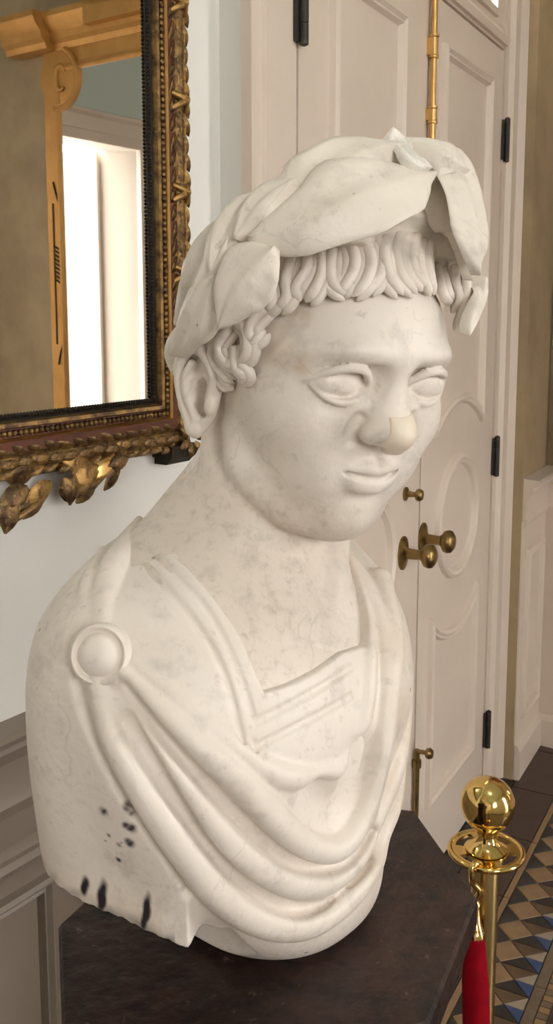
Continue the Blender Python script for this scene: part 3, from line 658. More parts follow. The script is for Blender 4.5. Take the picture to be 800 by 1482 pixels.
 'crack': [(-0.1717, 0.0004, 0.1045), (-0.1607, 0.0123, 0.0955), (-0.113, 0.0285, 0.0628)],
 'och_face': [(-0.0574, 0.0636, 0.0425), (-0.0571, 0.0643, 0.0437), (-0.067, 0.0474, 0.0479), (-0.059, 0.0556, 0.072)],
}
LEAFW = [[0.0121, 0.0243, 0.0331, 0.0088], [0.011, 0.0221, 0.0287, 0.0132], [0.0166, 0.0254, 0.0221, 0.0077], [0.005, 0.0083, 0.0072, 0.0033], [0.0077, 0.0094, 0.0083, 0.0055], [0.0088, 0.0144, 0.0144, 0.0077], [0.0044, 0.0199, 0.0221, 0.0077], [0.0066, 0.0199, 0.0188, 0.0066], [0.0077, 0.0188, 0.0188, 0.0077], [0.0055, 0.0166, 0.0177, 0.0066], [0.0044, 0.0132, 0.0155, 0.0066], [0.0044, 0.0121, 0.0132, 0.0055], [0.0144, 0.0199, 0.0177, 0.0077]]
NLOCK = 23
QH = 0.0013   # canonical voxel of the head
def both(f):
    for sx in (-1, 1): f(np.array([sx, 1, 1.]))
def carve_head(h):
    g = Field((-.150, -.140, -.270), (.150, .14, .135), h)
    A, Tb = g.op, g.tube
    A(ell((0, -.018, .044), (.074, .098, .084)), .002, m=1)
    A(ell((0, .030, .050), (.062, .066, .062)), .035, m=.03)          # forehead
    A(ell((0, .026, -.002), (.061, .063, .072)), .035, m=.03)         # mid face
    both(lambda m: Tb(np.array([(.0500, .002, -.030), (.0465, .015, -.055), (.029, .043, -.073), (.010, .056, -.078)]) * m, [.015, .0175, .018, .016], .030))
    A(ell((0, .046, -.046), (.041, .039, .036)), .026)         # mouth barrel and jaw front
    A(ell((0, .063, -.072), (.021, .0205, .0170)), .018)      # chin
    both(lambda m: A(ell(np.array((.040, .050, .000)) * m, (.025, .030, .026)), .028))   # cheek
    both(lambda m: A(ell(np.array((.029, .057, -.028)) * m, (.018, .026, .026)), .026))
    # eye sockets and brow
    both(lambda m: A(ell(np.array((.0335, .0965, .0368)) * m, (.0240, .0185, .0158)), .014, 'sub'))
    both(lambda m: A(ell(np.array((.0160, .1010, .0395)) * m, (.0082, .0150, .0145)), .012, 'sub'))
    both(lambda m: Tb(np.array([(.008, .0895, .0560), (.021, .0900, .0575), (.036, .0840, .0565), (.050, .0665, .0500), (.057, .053, .0420)]) * m,
                      [.0045, .0060, .0060, .0055, .004], .015))
    # nose
    Tb([(0, .084, .048), (0, .0860, .038), (0, .0930, .024), (0, .1030, .010)], [.0072, .0064, .0070, .0088], .015)
    A(ell((0, .1045, .0045), (.0118, .0120, .0110)), .009)
    both(lambda m: A(ell(np.array((.0066, .0950, .0085)) * m, (.0080, .0120, .0120)), .009))
    both(lambda m: A(ell(np.array((.0138, .0955, .0015)) * m, (.0062, .0100, .0070)), .005))
    both(lambda m: A(ell(np.array((.0105, .0990, .0050)) * m, (.0060, .0068, .0068)), .006))
    both(lambda m: Tb(np.array([(.0195, .087, .011), (.0226, .086, .002), (.0220, .086, -.006)]) * m, .0012, .007, mode='g0.0030'))
    both(lambda m: A(ell(np.array((.0080, .1010, -.0075)) * m, (.0046, .0065, .0045)), .002, 'sub'))
    Tb([(0, .108, -.004), (0, .097, -.0090)], [.004, .0038], .004)
    # eyes
    both(lambda m: A(ell(np.array((.0330, .0722, .0325)) * m, (.0190, .0145, .0150)), .001))
    def lids(m):
        up = [(.0140, .0795, .0285), (.0175, .0852, .0375), (.0245, .0897, .0446), (.0330, .0893, .0458), (.0418, .0840, .0424), (.0492, .0750, .0352), (.0535, .0690, .0305)]
        lo = [(.0140, .0795, .0285), (.0195, .0832, .0248), (.0270, .0860, .0218), (.0350, .0850, .0208), (.0435, .0808, .0235), (.0505, .0748, .0295)]
        Tb(np.array(up) * m, [.0020, .0028, .0034, .0034, .0032, .0027, .0016], .0010)
        Tb(np.array(lo) * m, [.0019, .0025, .0029, .0029, .0027, .0021], .0014)
        ec = np.array((.0330, .0810, .0325))
        for q, am in ((up, '.0011'), (lo, '.0009')):
            Tb((ec + (np.array(q) - ec) * np.array([.86, .94, .66])) * m, .0004, .0032, mode='g' + am)
        Tb(np.array([(.022, .0825, .0165), (.030, .0825, .0140), (.039, .079, .0145)]) * m, .001, .007, mode='g0.0010')
    both(lids)
    # mouth
    tb0 = Tb
    def Tb(P, *q, **w): tb0(np.asarray(P, float) * np.array([.93, 1, 1]) + np.array([0, -.0035, .0045]), *q, **w)
    A(ell((0, .0855, -.0325), (.0195, .0100, .0130)), .010)
    upl = [(-.0255, .0800, -.0325), (-.016, .0895, -.0318), (-.0065, .0945, -.0300), (0, .0942, -.0312), (.0065, .0945, -.0300), (.016, .0895, -.0318), (.0255, .0800, -.0325)]
    Tb(upl, [.0020, .0036, .0047, .0046, .0047, .0036, .0020], .006)
    lol = [(-.0225, .0815, -.0365), (-.012, .0895, -.0430), (0, .0925, -.0445), (.012, .0895, -.0430), (.0225, .0815, -.0365)]
    Tb(lol, [.0022, .0056, .0068, .0056, .0022], .005)
    Tb([(-.0262, .0820, -.0322), (-.017, .0915, -.0352), (-.007, .0985, -.0368), (0, .0995, -.0374), (.007, .0985, -.0368), (.017, .0915, -.0352), (.0262, .0820, -.0322)],
       .0006, .0036, mode='g0.0050')
    both(lambda m: g.bump(np.array((.0262, .0780, -.0282)) * m, (.0050, .007, .005), .0012))
    Tb = tb0
    g.bump((0, .0975, -.0165), (.0032, .008, .006), .0014)      # philtrum
    g.bump((0, .0905, -.0525), (.016, .010, .005), .0035)     # under the lip
    both(lambda m: Tb(np.array([(.024, .086, -.008), (.031, .079, -.020), (.034, .073, -.032)]) * m, .001, .012, mode='g0.0003'))
    # neck
    nb = t2h([(.022, .012, .40), (.012, .004, .345), (.004, .0, .29)])
    Tb([(0, -.052, .0), (0, -.042, -.05)] + [tuple(q) for q in nb], [.045, .046, .052, .066, .082], .008)
    st = t2h([(.026, .090, .315), (.000, .090, .312)])
    Tb([(.057, -.036, -.020), (.047, -.010, -.080), tuple(st[0])], [.012, .012, .008], .018)
    Tb([(-.057, -.036, -.020), (-.047, -.010, -.080), tuple(st[1])], [.012, .012, .008], .018)
    tr = t2h([(.00, -.025, .395), (-.050, -.022, .355), (-.10, -.02, .315), (.04, -.025, .395), (.075, -.022, .355), (.12, -.02, .315)])
    Tb(tr[:3], [.024, .030, .034], .03); Tb(tr[3:], [.024, .030, .034], .03)
    # chest and shoulders, from the torso
    sl, X, Y, Z, ok = g.box((-.150, -.140, -.270), (.150, .14, -.03))
    P = np.stack([(a + 0 * X + 0 * Y + 0 * Z) for a in (X, Y, Z)], -1).reshape(-1, 3)
    W = w2t(h2w(P)).astype(np.float32)
    d = torso(W[:, 0], W[:, 1], W[:, 2], -.006).reshape(g.F[sl].shape)
    d = np.maximum(d, (.17 - W[:, 2]).reshape(d.shape)).astype(np.float32)
    g.F[sl] = smin(g.F[sl], d, .035)
    P = W = d = None
    g.bump(t2h((.012, .098, .318)), (.016, .02, .016), .006)
    # ear on each side
    def ear(m):
        o = np.array((.0025, -.012, -.013))
        E = lambda *q: (np.array(q) + o) * m
        A(ell(E(.0735, -.006, .006), (.009, .019, .030)), .008)
        A(ell(E(.0810, .001, .003), (.0160, .0105, .0155)), .004, 'sub')
        A(ell(E(.0845, -.0065, .022), (.0060, .0085, .0090)), .004, 'sub')
        Tb(E((.0760, .007, .006), (.0765, .0115, .020), (.0795, .0085, .032), (.083, -.004, .0385), (.085, -.0175, .0345), (.0850, -.0245, .020),
             (.0835, -.0235, .006), (.0810, -.016, -.009), (.0775, -.0055, -.022)), [.0026, .0036, .0042, .0046, .0048, .0048, .0045, .0044, .0056], .004)
        Tb(E((.0830, -.012, .026), (.0835, -.0160, .014), (.0820, -.0130, .000), (.0785, -.002, -.0125)), [.0028, .0036, .0033, .003], .004)
        A(ell(E(.0755, .0110, .001), (.0042, .0045, .0070)), .005)
        A(ell(E(.0770, -.0030, -.0215), (.0055, .0075, .0080)), .005)
    both(ear)
    return g

def carve_nose_tip(head, h):
    """the repaired tip: the nose's own surface, a hair proud, cut off by a slanting joint"""
    g = Field((-.024, .088, -.024), (.024, .126, .024), h)
    P = np.stack(np.meshgrid(*g.ax, indexing='ij'), -1).reshape(-1, 3)
    g.F = head.sample(P).reshape(tuple(g.n)).astype(np.float32) - .0008
    sl, X, Y, Z, ok = g.box(g.lo, g.lo + g.h * g.n)
    d = np.maximum(.0975 - Y - .15 * (Z - .006) + .06 * X, Z - .0185 - .12 * X + 0 * Y)
    d = np.maximum(d, np.abs(X) - .0112 + .12 * (Z - .001) + 0 * Y)
    g.F = -smin(-g.F, -d.astype(np.float32), .0008)
    g.F = np.maximum(g.F, -.004 - head.sample(P).reshape(tuple(g.n)).astype(np.float32))
    return g
DH = 0.0014   # voxel of the drapery
def ext(L, extra): return list(L) + list(extra)
def inward(L, k):
    L = np.array(L, float); c = np.array([0, 0, 0.2]); n = L - c; n[:, 2] *= .3
    return L - k * n / np.linalg.norm(n, axis=1)[:, None]
def poly_sd(x, z, P):
    P = np.asarray(P, float); d = np.full(np.broadcast(x, z).shape, 9.0); s = np.zeros(d.shape, bool)
    for (ax, az), (bx, bz) in zip(P, np.roll(P, -1, 0)):
        ex, ez = bx - ax, bz - az
        t = np.clip(((x - ax) * ex + (z - az) * ez) / (ex * ex + ez * ez), 0, 1)
        d = np.minimum(d, np.hypot(x - ax - t * ex, z - az - t * ez))
        c = ((az > z) != (bz > z)) & (x < (bx - ax) * (z - az) / (bz - az + 1e-12) + ax)
        s ^= c
    return np.where(s, -d, d)
SKIN = [(p[0], p[2]) for p in BK['skin']] + [(.07, .37), (.09, .46), (-.13, .46), (-.125, .40)]
def carve_drape(h):
    g = Field((-.22, -.17, -.006), (.22, .175, .43), h)
    sl, X, Y, Z, ok = g.box(g.lo, g.lo + g.h * g.n)
    g.F[:] = torso(X, Y, Z)
    # shoulders sloping up to the neck
    for q in ([(.00, -.025, .387), (-.050, -.022, .350), (-.10, -.02, .310)], [(.04, -.025, .387), (.075, -.022, .350), (.12, -.02, .310)]):
        g.tube(q, [.026, .034, .040], .03)
    # upper arm, cut off flat underneath
    g.tube([(-.125, -.010, .29), (-.128, -.025, .20), (-.115, -.035, .03)], [.050, .058, .055], .03)
    g.tube([(.125, -.010, .29), (.128, -.025, .20), (.115, -.035, .03)], [.050, .058, .055], .03)
    blk = poly_sd(X, Y, [(-.134, .080), (-.170, -.005), (-.150, -.07), (-.08, -.08), (-.075, .050)])
    blk = np.maximum(blk + 0 * Z, Z - .125 + 0 * X).astype(np.float32)
    g.F = smin(g.F, blk, .012)
    d = np.maximum(np.maximum(Z - (.072 + .26 * (.06 - Y)), .062 - np.abs(X)), Y - .084)
    g.F = -smin(-g.F, d.astype(np.float32) * np.ones_like(g.F), .003)
    far = [(.11, .10, .12), (.15, .06, .2), (.165, .02, .28)]
    g.tube(ext(inward(BK['f1'], .0015), [(.10, .105, .12), (.145, .07, .19), (.17, .02, .27)]), [.008, .010, .012, .014, .014, .014, .015, .015, .015, .014, .013, .012, .012, .012, .012], .006)
    g.tube(ext(inward(BK['f2'], .004), [(.09, .115, .16), (.14, .08, .22), (.165, .02, .29)]), [.006, .008, .011, .0135, .0145, .015, .015, .014, .013, .012, .012, .012, .012], .004)
    g.tube(ext(inward(BK['f3'], .001), [(.08, .115, .27), (.11, .08, .31)]), [.006, .010, .0125, .0135, .0135, .013, .013, .013, .012, .012, .012, .012, .012], .005)
    g.tube(inward(BK['f3b'], .0045), [.005, .008, .010, .011, .011, .010, .008], .006)
    g.tube(inward(BK['r1'], .004), [.010, .012, .013, .013, .013, .012, .010], .005)
    g.tube(inward(BK['r2'], .005), [.007, .009, .010, .010, .009, .007], .006)
    g.tube(inward(BK['strap1'], .001), [.004, .0125, .0145, .010], .004)
    g.tube(inward(BK['strap2'], .0), [.006, .010, .008], .005)
    for n in ('v12', 'v23'): g.tube(BK[n], .0004, .012, mode='g0.0070')
    g.tube(BK['pocket'], .004, .022, mode='g0.0130')
    g.tube(BK['v_edge'][:6], .0004, .008, mode='g0.0045')
    # chest panel and neckline bands
    for n, a in (('n2', .0036), ('n3', .0056), ('h2', .0048), ('p1', .0044), ('p2', .0036)):
        g.tube(BK[n], .0003, .0048, mode='g%.4f' % a)
    # opening for the neck and chest
    pd = poly_sd(X, Z, SKIN)
    cut = np.maximum(pd + 0 * Y, -(torso(X, Y, Z) + .013)).astype(np.float32)
    cut = np.maximum(cut, (-.03 - Y)).astype(np.float32)
    g.F = -smin(-g.F, cut, .0025)
    cut = np.maximum(pd + .004 + 0 * Y, (.0 - Y) + 0 * Z).astype(np.float32)
    g.F = np.maximum(g.F, -np.maximum(cut, -(torso(X, Y, Z) + .013)))
    g.F = np.maximum(g.F, -(Z - .0005)).astype(np.float32)
    return g
def join(parts):
    Vs, Qs, o = [], [], 0
    for V, Q in parts:
        Vs.append(V); Qs.append(np.asarray(Q) + o); o += len(V)
    return np.vstack(Vs), np.vstack(Qs)

def head_norm(P):
    n = (P - np.array([0, 0, .05])) / np.array([.08, .1, .09]) ** 2
    return n / np.linalg.norm(n, axis=-1, keepdims=True)

def hair_lock(L, rad, seed=0):
    rnd = random.Random(seed)
    C = catmull(L, 7); n = len(C)
    N = head_norm(C); T = np.gradient(C, axis=0); T /= np.linalg.norm(T, axis=1)[:, None]
    S = np.cross(N, T)
    t = np.linspace(0, 1, n)
    parts = []
    for k, off in enumerate((-1, 0, 1)):
        conv = 1 - .30 * t ** 2
        lift = .0015 + .0035 * np.sin(np.pi * np.clip(t * .9 + .1, 0, 1)) - .0018 * abs(off) + rnd.uniform(-.0004, .0006)
        P = C + S * (off * rad * .88 * conv)[:, None] + N * lift[:, None]
        R = rad * (.60 + .10 * (off == 0)) * np.sqrt(np.clip(np.minimum((1.0 - t) * 6 + .05, 1), .05, 1)) * np.minimum(1, .75 + t * 2)
        P = np.vstack([P[:1] - (P[1] - P[0]) * .3, P, P[-1:] + (P[-1] - P[-2]) * .3]); R = np.hstack([[.0005], R, [.0003]])
        parts.append(lathe_tube(P, R, 9))
    return join(parts)

def leaf_mesh(L, W, thick=.0055, camber=.006, seed=0, curl=0.0, face=None):
    rnd = random.Random(seed)
    nu, nv = 22, 15
    C = catmull(L, 12); C = C[np.linspace(0, len(C) - 1, nu).round().astype(int)]
    w = catmull(np.array(W)[:, None].repeat(3, 1), 12)[:, 0]; w = np.maximum(w[np.linspace(0, len(w) - 1, nu).round().astype(int)], .004)
    t = np.linspace(0, 1, nu)
    w = w * np.sqrt(np.minimum(1, np.minimum((1.0 - t) * 5 + .01, t * 6 + .3)))
    H = (C - np.array([0, .006, .068])) / np.array([.104, .113, .114]) ** 2; N = H / np.linalg.norm(H, axis=1)[:, None]
    if face is not None:
        N = N * .35 + np.array(face, float) / np.linalg.norm(face); N /= np.linalg.norm(N, axis=1)[:, None]
    T = np.gradient(C, axis=0); T /= np.linalg.norm(T, axis=1)[:, None]; S = np.cross(N, T)
    v = np.linspace(-1, 1, nv); ph = rnd.uniform(0, 6)
    top = np.zeros((nu, nv, 3)); bot = np.zeros((nu, nv, 3))
    for j, vv in enumerate(v):
        h = camber * (1 - vv * vv) - .0009 * math.exp(-(vv / .07) ** 2) + .0011 * np.sin(7 * t + 3 * vv + ph) * abs(vv) + .0016 * np.sin(6.5 * vv + 2.2 * t + ph) * np.sin(math.pi * t) + curl * vv * np.sin(math.pi * t)
        e = thick * .5 * math.sqrt(max(1 - vv ** 4, 0.02))
        ww = w * (1 + .07 * np.sin(8 * t + ph + vv) + .03 * np.sin(19 * t + 2 * ph))
        base = C + S * (vv * ww)[:, None] + N * h[:, None]
        top[:, j] = base + N * e; bot[:, j] = base - N * e
    V = np.vstack([top.reshape(-1, 3), bot.reshape(-1, 3)]); m = nu * nv; Q = []
    for i in range(nu - 1):
        for j in range(nv - 1):
            a = i * nv + j
            Q.append((a, a + nv, a + nv + 1, a + 1)); Q.append((m + a, m + a + 1, m + a + nv + 1, m + a + nv))
    ring = [(0, j) for j in range(nv)] + [(i, nv - 1) for i in range(1, nu)] + [(nu - 1, j) for j in range(nv - 2, -1, -1)] + [(i, 0) for i in range(nu - 2, 0, -1)]
    ix = [i * nv + j for i, j in ring]
    for a, b in zip(ix, ix[1:] + ix[:1]): Q.append((a, b, m + b, m + a))
    return V, np.array(Q)

def carve_hair(h):
    g = Field((-.10, -.15, -.09), (.10, .125, .165), h)
    g.op(ell((0, -.022, .046), (.080, .105, .092)), .002, m=1)
    sl, X, Y, Z, ok = g.box(g.lo, g.lo + g.h * g.n)
    d = np.maximum((Y - .030) * .64 - (Z - .040) * .77, -9)
    g.F = np.maximum(g.F, d + 0 * X)
    g.tube([(-.062, -.060, .01), (0, -.108, .0), (.062, -.060, .01)], .026, .03)
    g.tube([(-.052, -.070, -.035), (0, -.098, -.045), (.052, -.070, -.035)], .016, .03)
    low = np.minimum(-(Z + .055), .1) + 0 * X + 0 * Y
    g.F = np.maximum(g.F, low)
    ang = np.arctan2(X + 0 * Y, Y + .02) + 0 * Z
    g.F += (.0012 * np.sin(26 * ang + 60 * Z) * np.sin(75 * Z + 5 * ang + X * 20)).astype(np.float32)
    return g

def carve_core(h):
    g = Field((-.11, -.12, -.02), (.11, .13, .185), h)
    g.op(ell((0, -.004, .062), (.094, .098, .104)), .002, m=1)
    sl, X, Y, Z, ok = g.box(g.lo, g.lo + g.h * g.n)
    g.F = -smin(-g.F, ((Z - .135) - (Y - .085) * .50 + 0 * X).astype(np.float32), .008)
    g.op(ell((.020, .105, .130), (.060, .062, .034)), .006, 'sub')
    return g

LEAF_FACE = {1: (-.3, .8, .5), 2: (.05, 1, .2), 3: (0, 1, 0), 4: (-.2, .9, .5), 5: (0, .8, .6), 7: (-1, .15, .1), 8: (-1, .15, .2), 9: (-.8, .4, .4), 12: (.1, 1, .0)}
# ---------------------------------------------------------------- pedestal
def octagon(pts, k, c): return [(c[0] + (p[0] - c[0]) * k, c[1] + (p[1] - c[1]) * k) for p in pts]
OCT = [(-.200, .817), (-.134, .958), (-.008, 1.056), (.156, 1.021), (.193, .859), (.120, .694), (-.035, .628), (-.160, .654)]
OC = (-.004, .85)
def oct_prism(levels):
    V = []; n = 8
    for k, z in levels: V += [(x, y, z) for x, y in octagon(OCT, k, OC)]
    m = len(levels)
    F = [(i * n + j, i * n + (j + 1) % n, (i + 1) * n + (j + 1) % n, (i + 1) * n + j) for i in range(m - 1) for j in range(n)]
    return V, [f[::-1] for f in F] + [tuple(range(n)), tuple(range((m - 1) * n, m * n))[::-1]]
ped = tag(empty('pedestal', (OC[0], OC[1], .006)), 'dark brown octagonal stone pedestal with scratched top under the marble bust', 'pedestal')
MB().add(*oct_prism([(.97, 1.006), (1.0, 1.010), (1.0, 1.036), (.985, 1.04)])).build('top_slab', STONE, ped)
MB().add(*oct_prism([(.93, .965), (.95, .98), (.95, .995), (.90, 1.006)])).build('neck_moulding', STONE, ped)
MB().add(*oct_prism([(.80, .16), (.80, .965)])).build('shaft', STONE, ped)
MB().add(*oct_prism([(1.0, .006), (1.0, .10), (.90, .13), (.80, .16)])).build('plinth', STONE, ped)

# ---------------------------------------------------------------- barrier posts and rope
def barrier_post(loc, label):
    x, y = loc
    p = tag(empty('barrier_post', (x, y, .006)), label, 'barrier post', 'barrier posts')
    b = np.array([x, y, 0.]); Z = (0, 0, 1)
    MB().lathe(b, Z, [(.0185, .03), (.019, .05), (.019, .826), (.0175, .83)], 32).build('tube', BRASS_DULL, p, smooth=40)
    MB().lathe(b, Z, [(.15, .006), (.155, .012), (.150, .022), (.09, .036), (.035, .046), (.019, .06)], 40).build('base', BRASS, p, smooth=60)
    MB().lathe(b, Z, [(.004, .8665), (.014, .8672), (.0225, .8745), (.031, .884), (.0365, .895), (.0385, .906), (.0375, .917), (.0325, .9285), (.024, .938), (.012, .9432), (.002, .9445)], 36).build('ball_finial', BRASS, p, smooth=80)
    MB().lathe(b, Z, [(.019, .838), (.029, .8395), (.0295, .8415), (.022, .846), (.0155, .852), (.0125, .858), (.0125, .863), (.0155, .8655), (.0155, .868), (.010, .871)], 32).build('bell_collar', BRASS, p, smooth=50)
    # ring with kidney-shaped slots for the rope hooks
    r = MB(); seg = 72; R = [.0185, .0315, .0430, .0505]
    def slot(k): return (k % 18) in range(4, 15)
    for k in range(seg):
        a0, a1 = 2 * math.pi * k / seg, 2 * math.pi * (k + 1) / seg
        for i in range(3):
            if i == 1 and slot(k): continue
            q = [(R[i], a0), (R[i + 1], a0), (R[i + 1], a1), (R[i], a1)]
            V = [b + np.array([rr * math.cos(a), rr * math.sin(a), z]) for z in (.8335, .8385) for rr, a in q]
            r.add(V, [(0, 3, 2, 1), (4, 5, 6, 7), (0, 1, 5, 4), (1, 2, 6, 5), (2, 3, 7, 6), (3, 0, 4, 7)])
    t = [b + np.array([.0505 * math.cos(a), .0505 * math.sin(a), .836]) for a in np.linspace(0, 2 * math.pi, 49)]
    r.tube(t, .0042, 10)
    r.build('hook_ring', BRASS, p, smooth=40)
    return p
BP = (.2975, 1.28); BP2 = (.17, .30)
barrier_post(BP, 'polished brass barrier post with ball top beside the dark pedestal, red rope hooked on it')
barrier_post(BP2, 'brass barrier post nearest the viewer, holding the other end of the red rope')
def rope_path(a, b, sag, n=40):
    t = np.linspace(0, 1, n)[:, None]
    s = 4 * t * (1 - t)
    P = a + (b - a) * t; P[:, 2] -= (sag * s[:, 0] ** .8); return P
ha = np.array([BP[0] - .0235, BP[1] - .046, .828]); hb = np.array([BP2[0] + .02, BP2[1] + .042, .828])
rope = tag(empty('barrier_rope', (ha[0], ha[1], .75)), 'red velvet barrier rope with brass end hanging from the barrier post', 'rope')
RP = rope_path(ha + np.array([.000, -.004, -.078]), hb + np.array([.0, .01, -.075]), .40)
n = len(RP)
MB().tube(RP, np.clip(np.minimum(np.arange(n), np.arange(n)[::-1]) * .006 + .0125, 0, .0185), 14).build('velvet_cord', VELVET, rope, smooth=80)
for e, pts in ((ha, RP[:3]), (hb, RP[::-1][:3])):
    d = pts[1] - pts[0]; d /= np.linalg.norm(d)
    MB().lathe(pts[0] + d * .012, -d, [(.0135, 0), (.014, .004), (.013, .010), (.0085, .022), (.0075, .040), (.0085, .044), (.005, .050)], 18).build('end_cap', BRASS, rope, smooth=50)
    top = pts[0] - d * .036
    hook = [top, top + (e - top) * .35 + np.array([.006, 0, 0]), top + (e - top) * .6 + np.array([-.004, 0, .004]), e + np.array([-.007, -.006, .002]), e + np.array([-.007, -.005, .014]), e + np.array([.002, .002, .0165]), e + np.array([.009, .008, .008])]
    MB().tube(catmull(hook, 5), .0042, 10).build('snap_hook', BRASS, rope, smooth=80)

# ---------------------------------------------------------------- carved mirror on the left wall
GU0, GU1, GZ0, GZ1 = -.72, .297, 1.441, 2.62          # glass
mir = tag(empty('carved_mirror', W(LWS, (GU0 + GU1) / 2, .0, GZ0 - .1)), 'large wall mirror in worn gilt carved frame on the pale wall left of the bust', 'mirror')
MB().box(LWS, GU0 - .012, GU1 + .012, .020, .024, GZ0 - .012, GZ1 + .012).build('backboard', DARKWOOD, mir)
MB().box(LWS, GU0 - .005, GU1 + .005, .0245, .028, GZ0 - .005, GZ1 + .005).build('glass', MIRROR, mir)
RECT = [(GU0, GZ0), (GU0, GZ1), (GU1, GZ1), (GU1, GZ0)]     # clockwise seen from the room: left of travel is outside
def ring(name, prof, m): return MB().sweep(LWS, RECT, [(-a, b) for a, b in prof]).build(name, m, mir, smooth=25)
ring('sight_edge', [(0, .001), (0, .028), (.003, .031), (.008, .036), (.009, .036), (.009, .001)], DARKWOOD)
ring('gilt_fillet', [(.009, .001), (.009, .038), (.012, .045), (.018, .046), (.020, .042), (.020, .001)], OLDGOLD)
ring('bead_channel', [(.020, .001), (.020, .039), (.034, .039), (.034, .001)], BOLE)
ring('gilt_rib', [(.034, .001), (.034, .043), (.0365, .048), (.039, .043), (.039, .001)], GILT)
ring('red_band', [(.039, .001), (.039, .042), (.058, .040), (.058, .001)], BOLE)
ring('leaf_roll', [(.058, .001), (.058, .037), (.063, .043), (.072, .047), (.081, .044), (.086, .036), (.086, .001)], OLDGOLD)
ring('gilt_line', [(.0855, .0005), (.0855, .040), (.0872, .043), (.0890, .040), (.0890, .0005)], GILT)
ring('outer_band', [(.0885, .001), (.0885, .034), (.0985, .026), (.101, .020), (.101, .001)], BOLE)
# strings of beads, too small to pick apart singly
ICO = [(0, 0, 1), (.894, 0, .447), (.276, .851, .447), (-.724, .526, .447), (-.724, -.526, .447), (.276, -.851, .447), (.724, .526, -.447), (-.276, .851, -.447), (-.894, 0, -.447), (-.276, -.851, -.447), (.724, -.526, -.447), (0, 0, -1)]
ICF = [(0, 1, 2), (0, 2, 3), (0, 3, 4), (0, 4, 5), (0, 5, 1), (1, 6, 2), (2, 7, 3), (3, 8, 4), (4, 9, 5), (5, 10, 1), (1, 10, 6), (2, 6, 7), (3, 7, 8), (4, 8, 9), (5, 9, 10), (11, 7, 6), (11, 8, 7), (11, 9, 8), (11, 10, 9), (11, 6, 10)]
def bead_row(name, k, off, r, pitch, m):
    b = MB()
    def run(p, q):
        L = math.dist(p, q); nn = int(L / pitch)
        for i in range(nn + 1):
            u = p[0] + (q[0] - p[0]) * i / nn; z = p[1] + (q[1] - p[1]) * i / nn
            c = W(LWS, u, off, z); b.add([c + r * np.array(v) for v in ICO], ICF)
    run((GU1 + k, GZ0 - k), (GU1 + k, 2.30)); run((GU0 + .2, GZ0 - k), (GU1 + k, GZ0 - k))
    o = b.build(name, m, mir, smooth=80); o['kind'] = 'stuff'; return o
bead_row('sight_bead_row', .0025, .0335, .0032, .0062, DARKWOOD)
bead_row('edge_bead_row', .0935, .0335, .0040, .0125, OLDGOLD)
bead_row('bead_row', .027, .0415, .0052, .0102, OLDGOLD)
# carved laurel leaves laid along the roll
def small_leaf(L, w, h, nu=5):
    V = []; 
    for i in range(nu + 1):
        t = i / nu; ww = w * math.sin(math.pi * min(t * .92 + .06, 1)) ** .8; hh = h * math.sin(math.pi * (t * .8 + .1))
        V += [(t * L, -ww, hh * .25), (t * L, -ww * .45, hh * .95), (t * L, 0, hh * .62), (t * L, ww * .45, hh * .95), (t * L, ww, hh * .25)]
    F = [(i * 5 + j, i * 5 + j + 1, i * 5 + 6 + j, i * 5 + 5 + j) for i in range(nu) for j in range(4)]
    return np.array(V), F
LM = {}
def place_leaf(parent, fr, u, o, z, ang, L, w, h, m, roll=0.0, name='carved_leaf', tilt=.0):
    key = (name, L, w, h, m.name)
    if key not in LM:
        V, F = small_leaf(L, w, h); me = bpy.data.meshes.new(name); me.from_pydata([tuple(q) for q in V], [], F); me.materials.append(m)
        me.polygons.foreach_set('use_smooth', [True] * len(me.polygons)); me.update(); LM[key] = me
    P, d, nrm = fr[:3]
    T = d * math.cos(ang) + np.array([0, 0, math.sin(ang)]); T = T * math.cos(tilt) + nrm * math.sin(tilt)
    S = -d * math.sin(ang) + np.array([0, 0, math.cos(ang)]); N = np.cross(T, S)
    if N @ nrm < 0: S = -S; N = -N
    S2 = S * math.cos(roll) + N * math.sin(roll); N2 = N * math.cos(roll) - S * math.sin(roll)
    o_ = link(name, LM[key], parent, W(fr, u, o, z))
    o_.matrix_local = Matrix.Translation(Vector(ORG[o_.name] - ORG[parent.name])) @ Matrix([[T[0], S2[0], N2[0], 0], [T[1], S2[1], N2[1], 0], [T[2], S2[2], N2[2], 0], [0, 0, 0, 1]])
    return o_
rnd = random.Random(3)
ROLL = .072
for i in range(26):          # right-hand member, leaves pointing down, in threes
    z = 2.24 - i * .0305
    for k, (du, an, ro) in enumerate(((-.009, -.42, -.5), (.009, .42, .5), (.0, 0, 0))):
        place_leaf(mir, LWS, GU1 + ROLL + du, .043 - .005 * (k != 2), z + .008 * (k == 2), -math.pi / 2 + an + rnd.uniform(-.12, .12), .036, .0078, .0062, OLDGOLD if rnd.random() < .85 else FOLIAGE, ro)
for i in range(20):          # bottom member, leaves pointing left
    u = GU1 + .05 - i * .0305
    for k, (dz, an, ro) in enumerate(((-.009, .42, .5), (.009, -.42, -.5), (0, 0, 0))):
        place_leaf(mir, LWS, u + .008 * (k == 2), .043 - .005 * (k != 2), GZ0 - ROLL + dz, math.pi + an + rnd.uniform(-.12, .12), .036, .0078, .0062, OLDGOLD if rnd.random() < .85 else FOLIAGE, ro)
for z in (2.115, 1.955, 1.80, 1.66, 1.53):      # binding ribbons across the roll
    for s in (-1, 1):
        MB().tube([W(LWS, GU1 + ROLL - s * .018, .040, z - .014), W(LWS, GU1 + ROLL, .060, z), W(LWS, GU1 + ROLL + s * .018, .036, z + .014)], .0055, 6).build('binding_ribbon', FOLIAGE, mir, smooth=80)
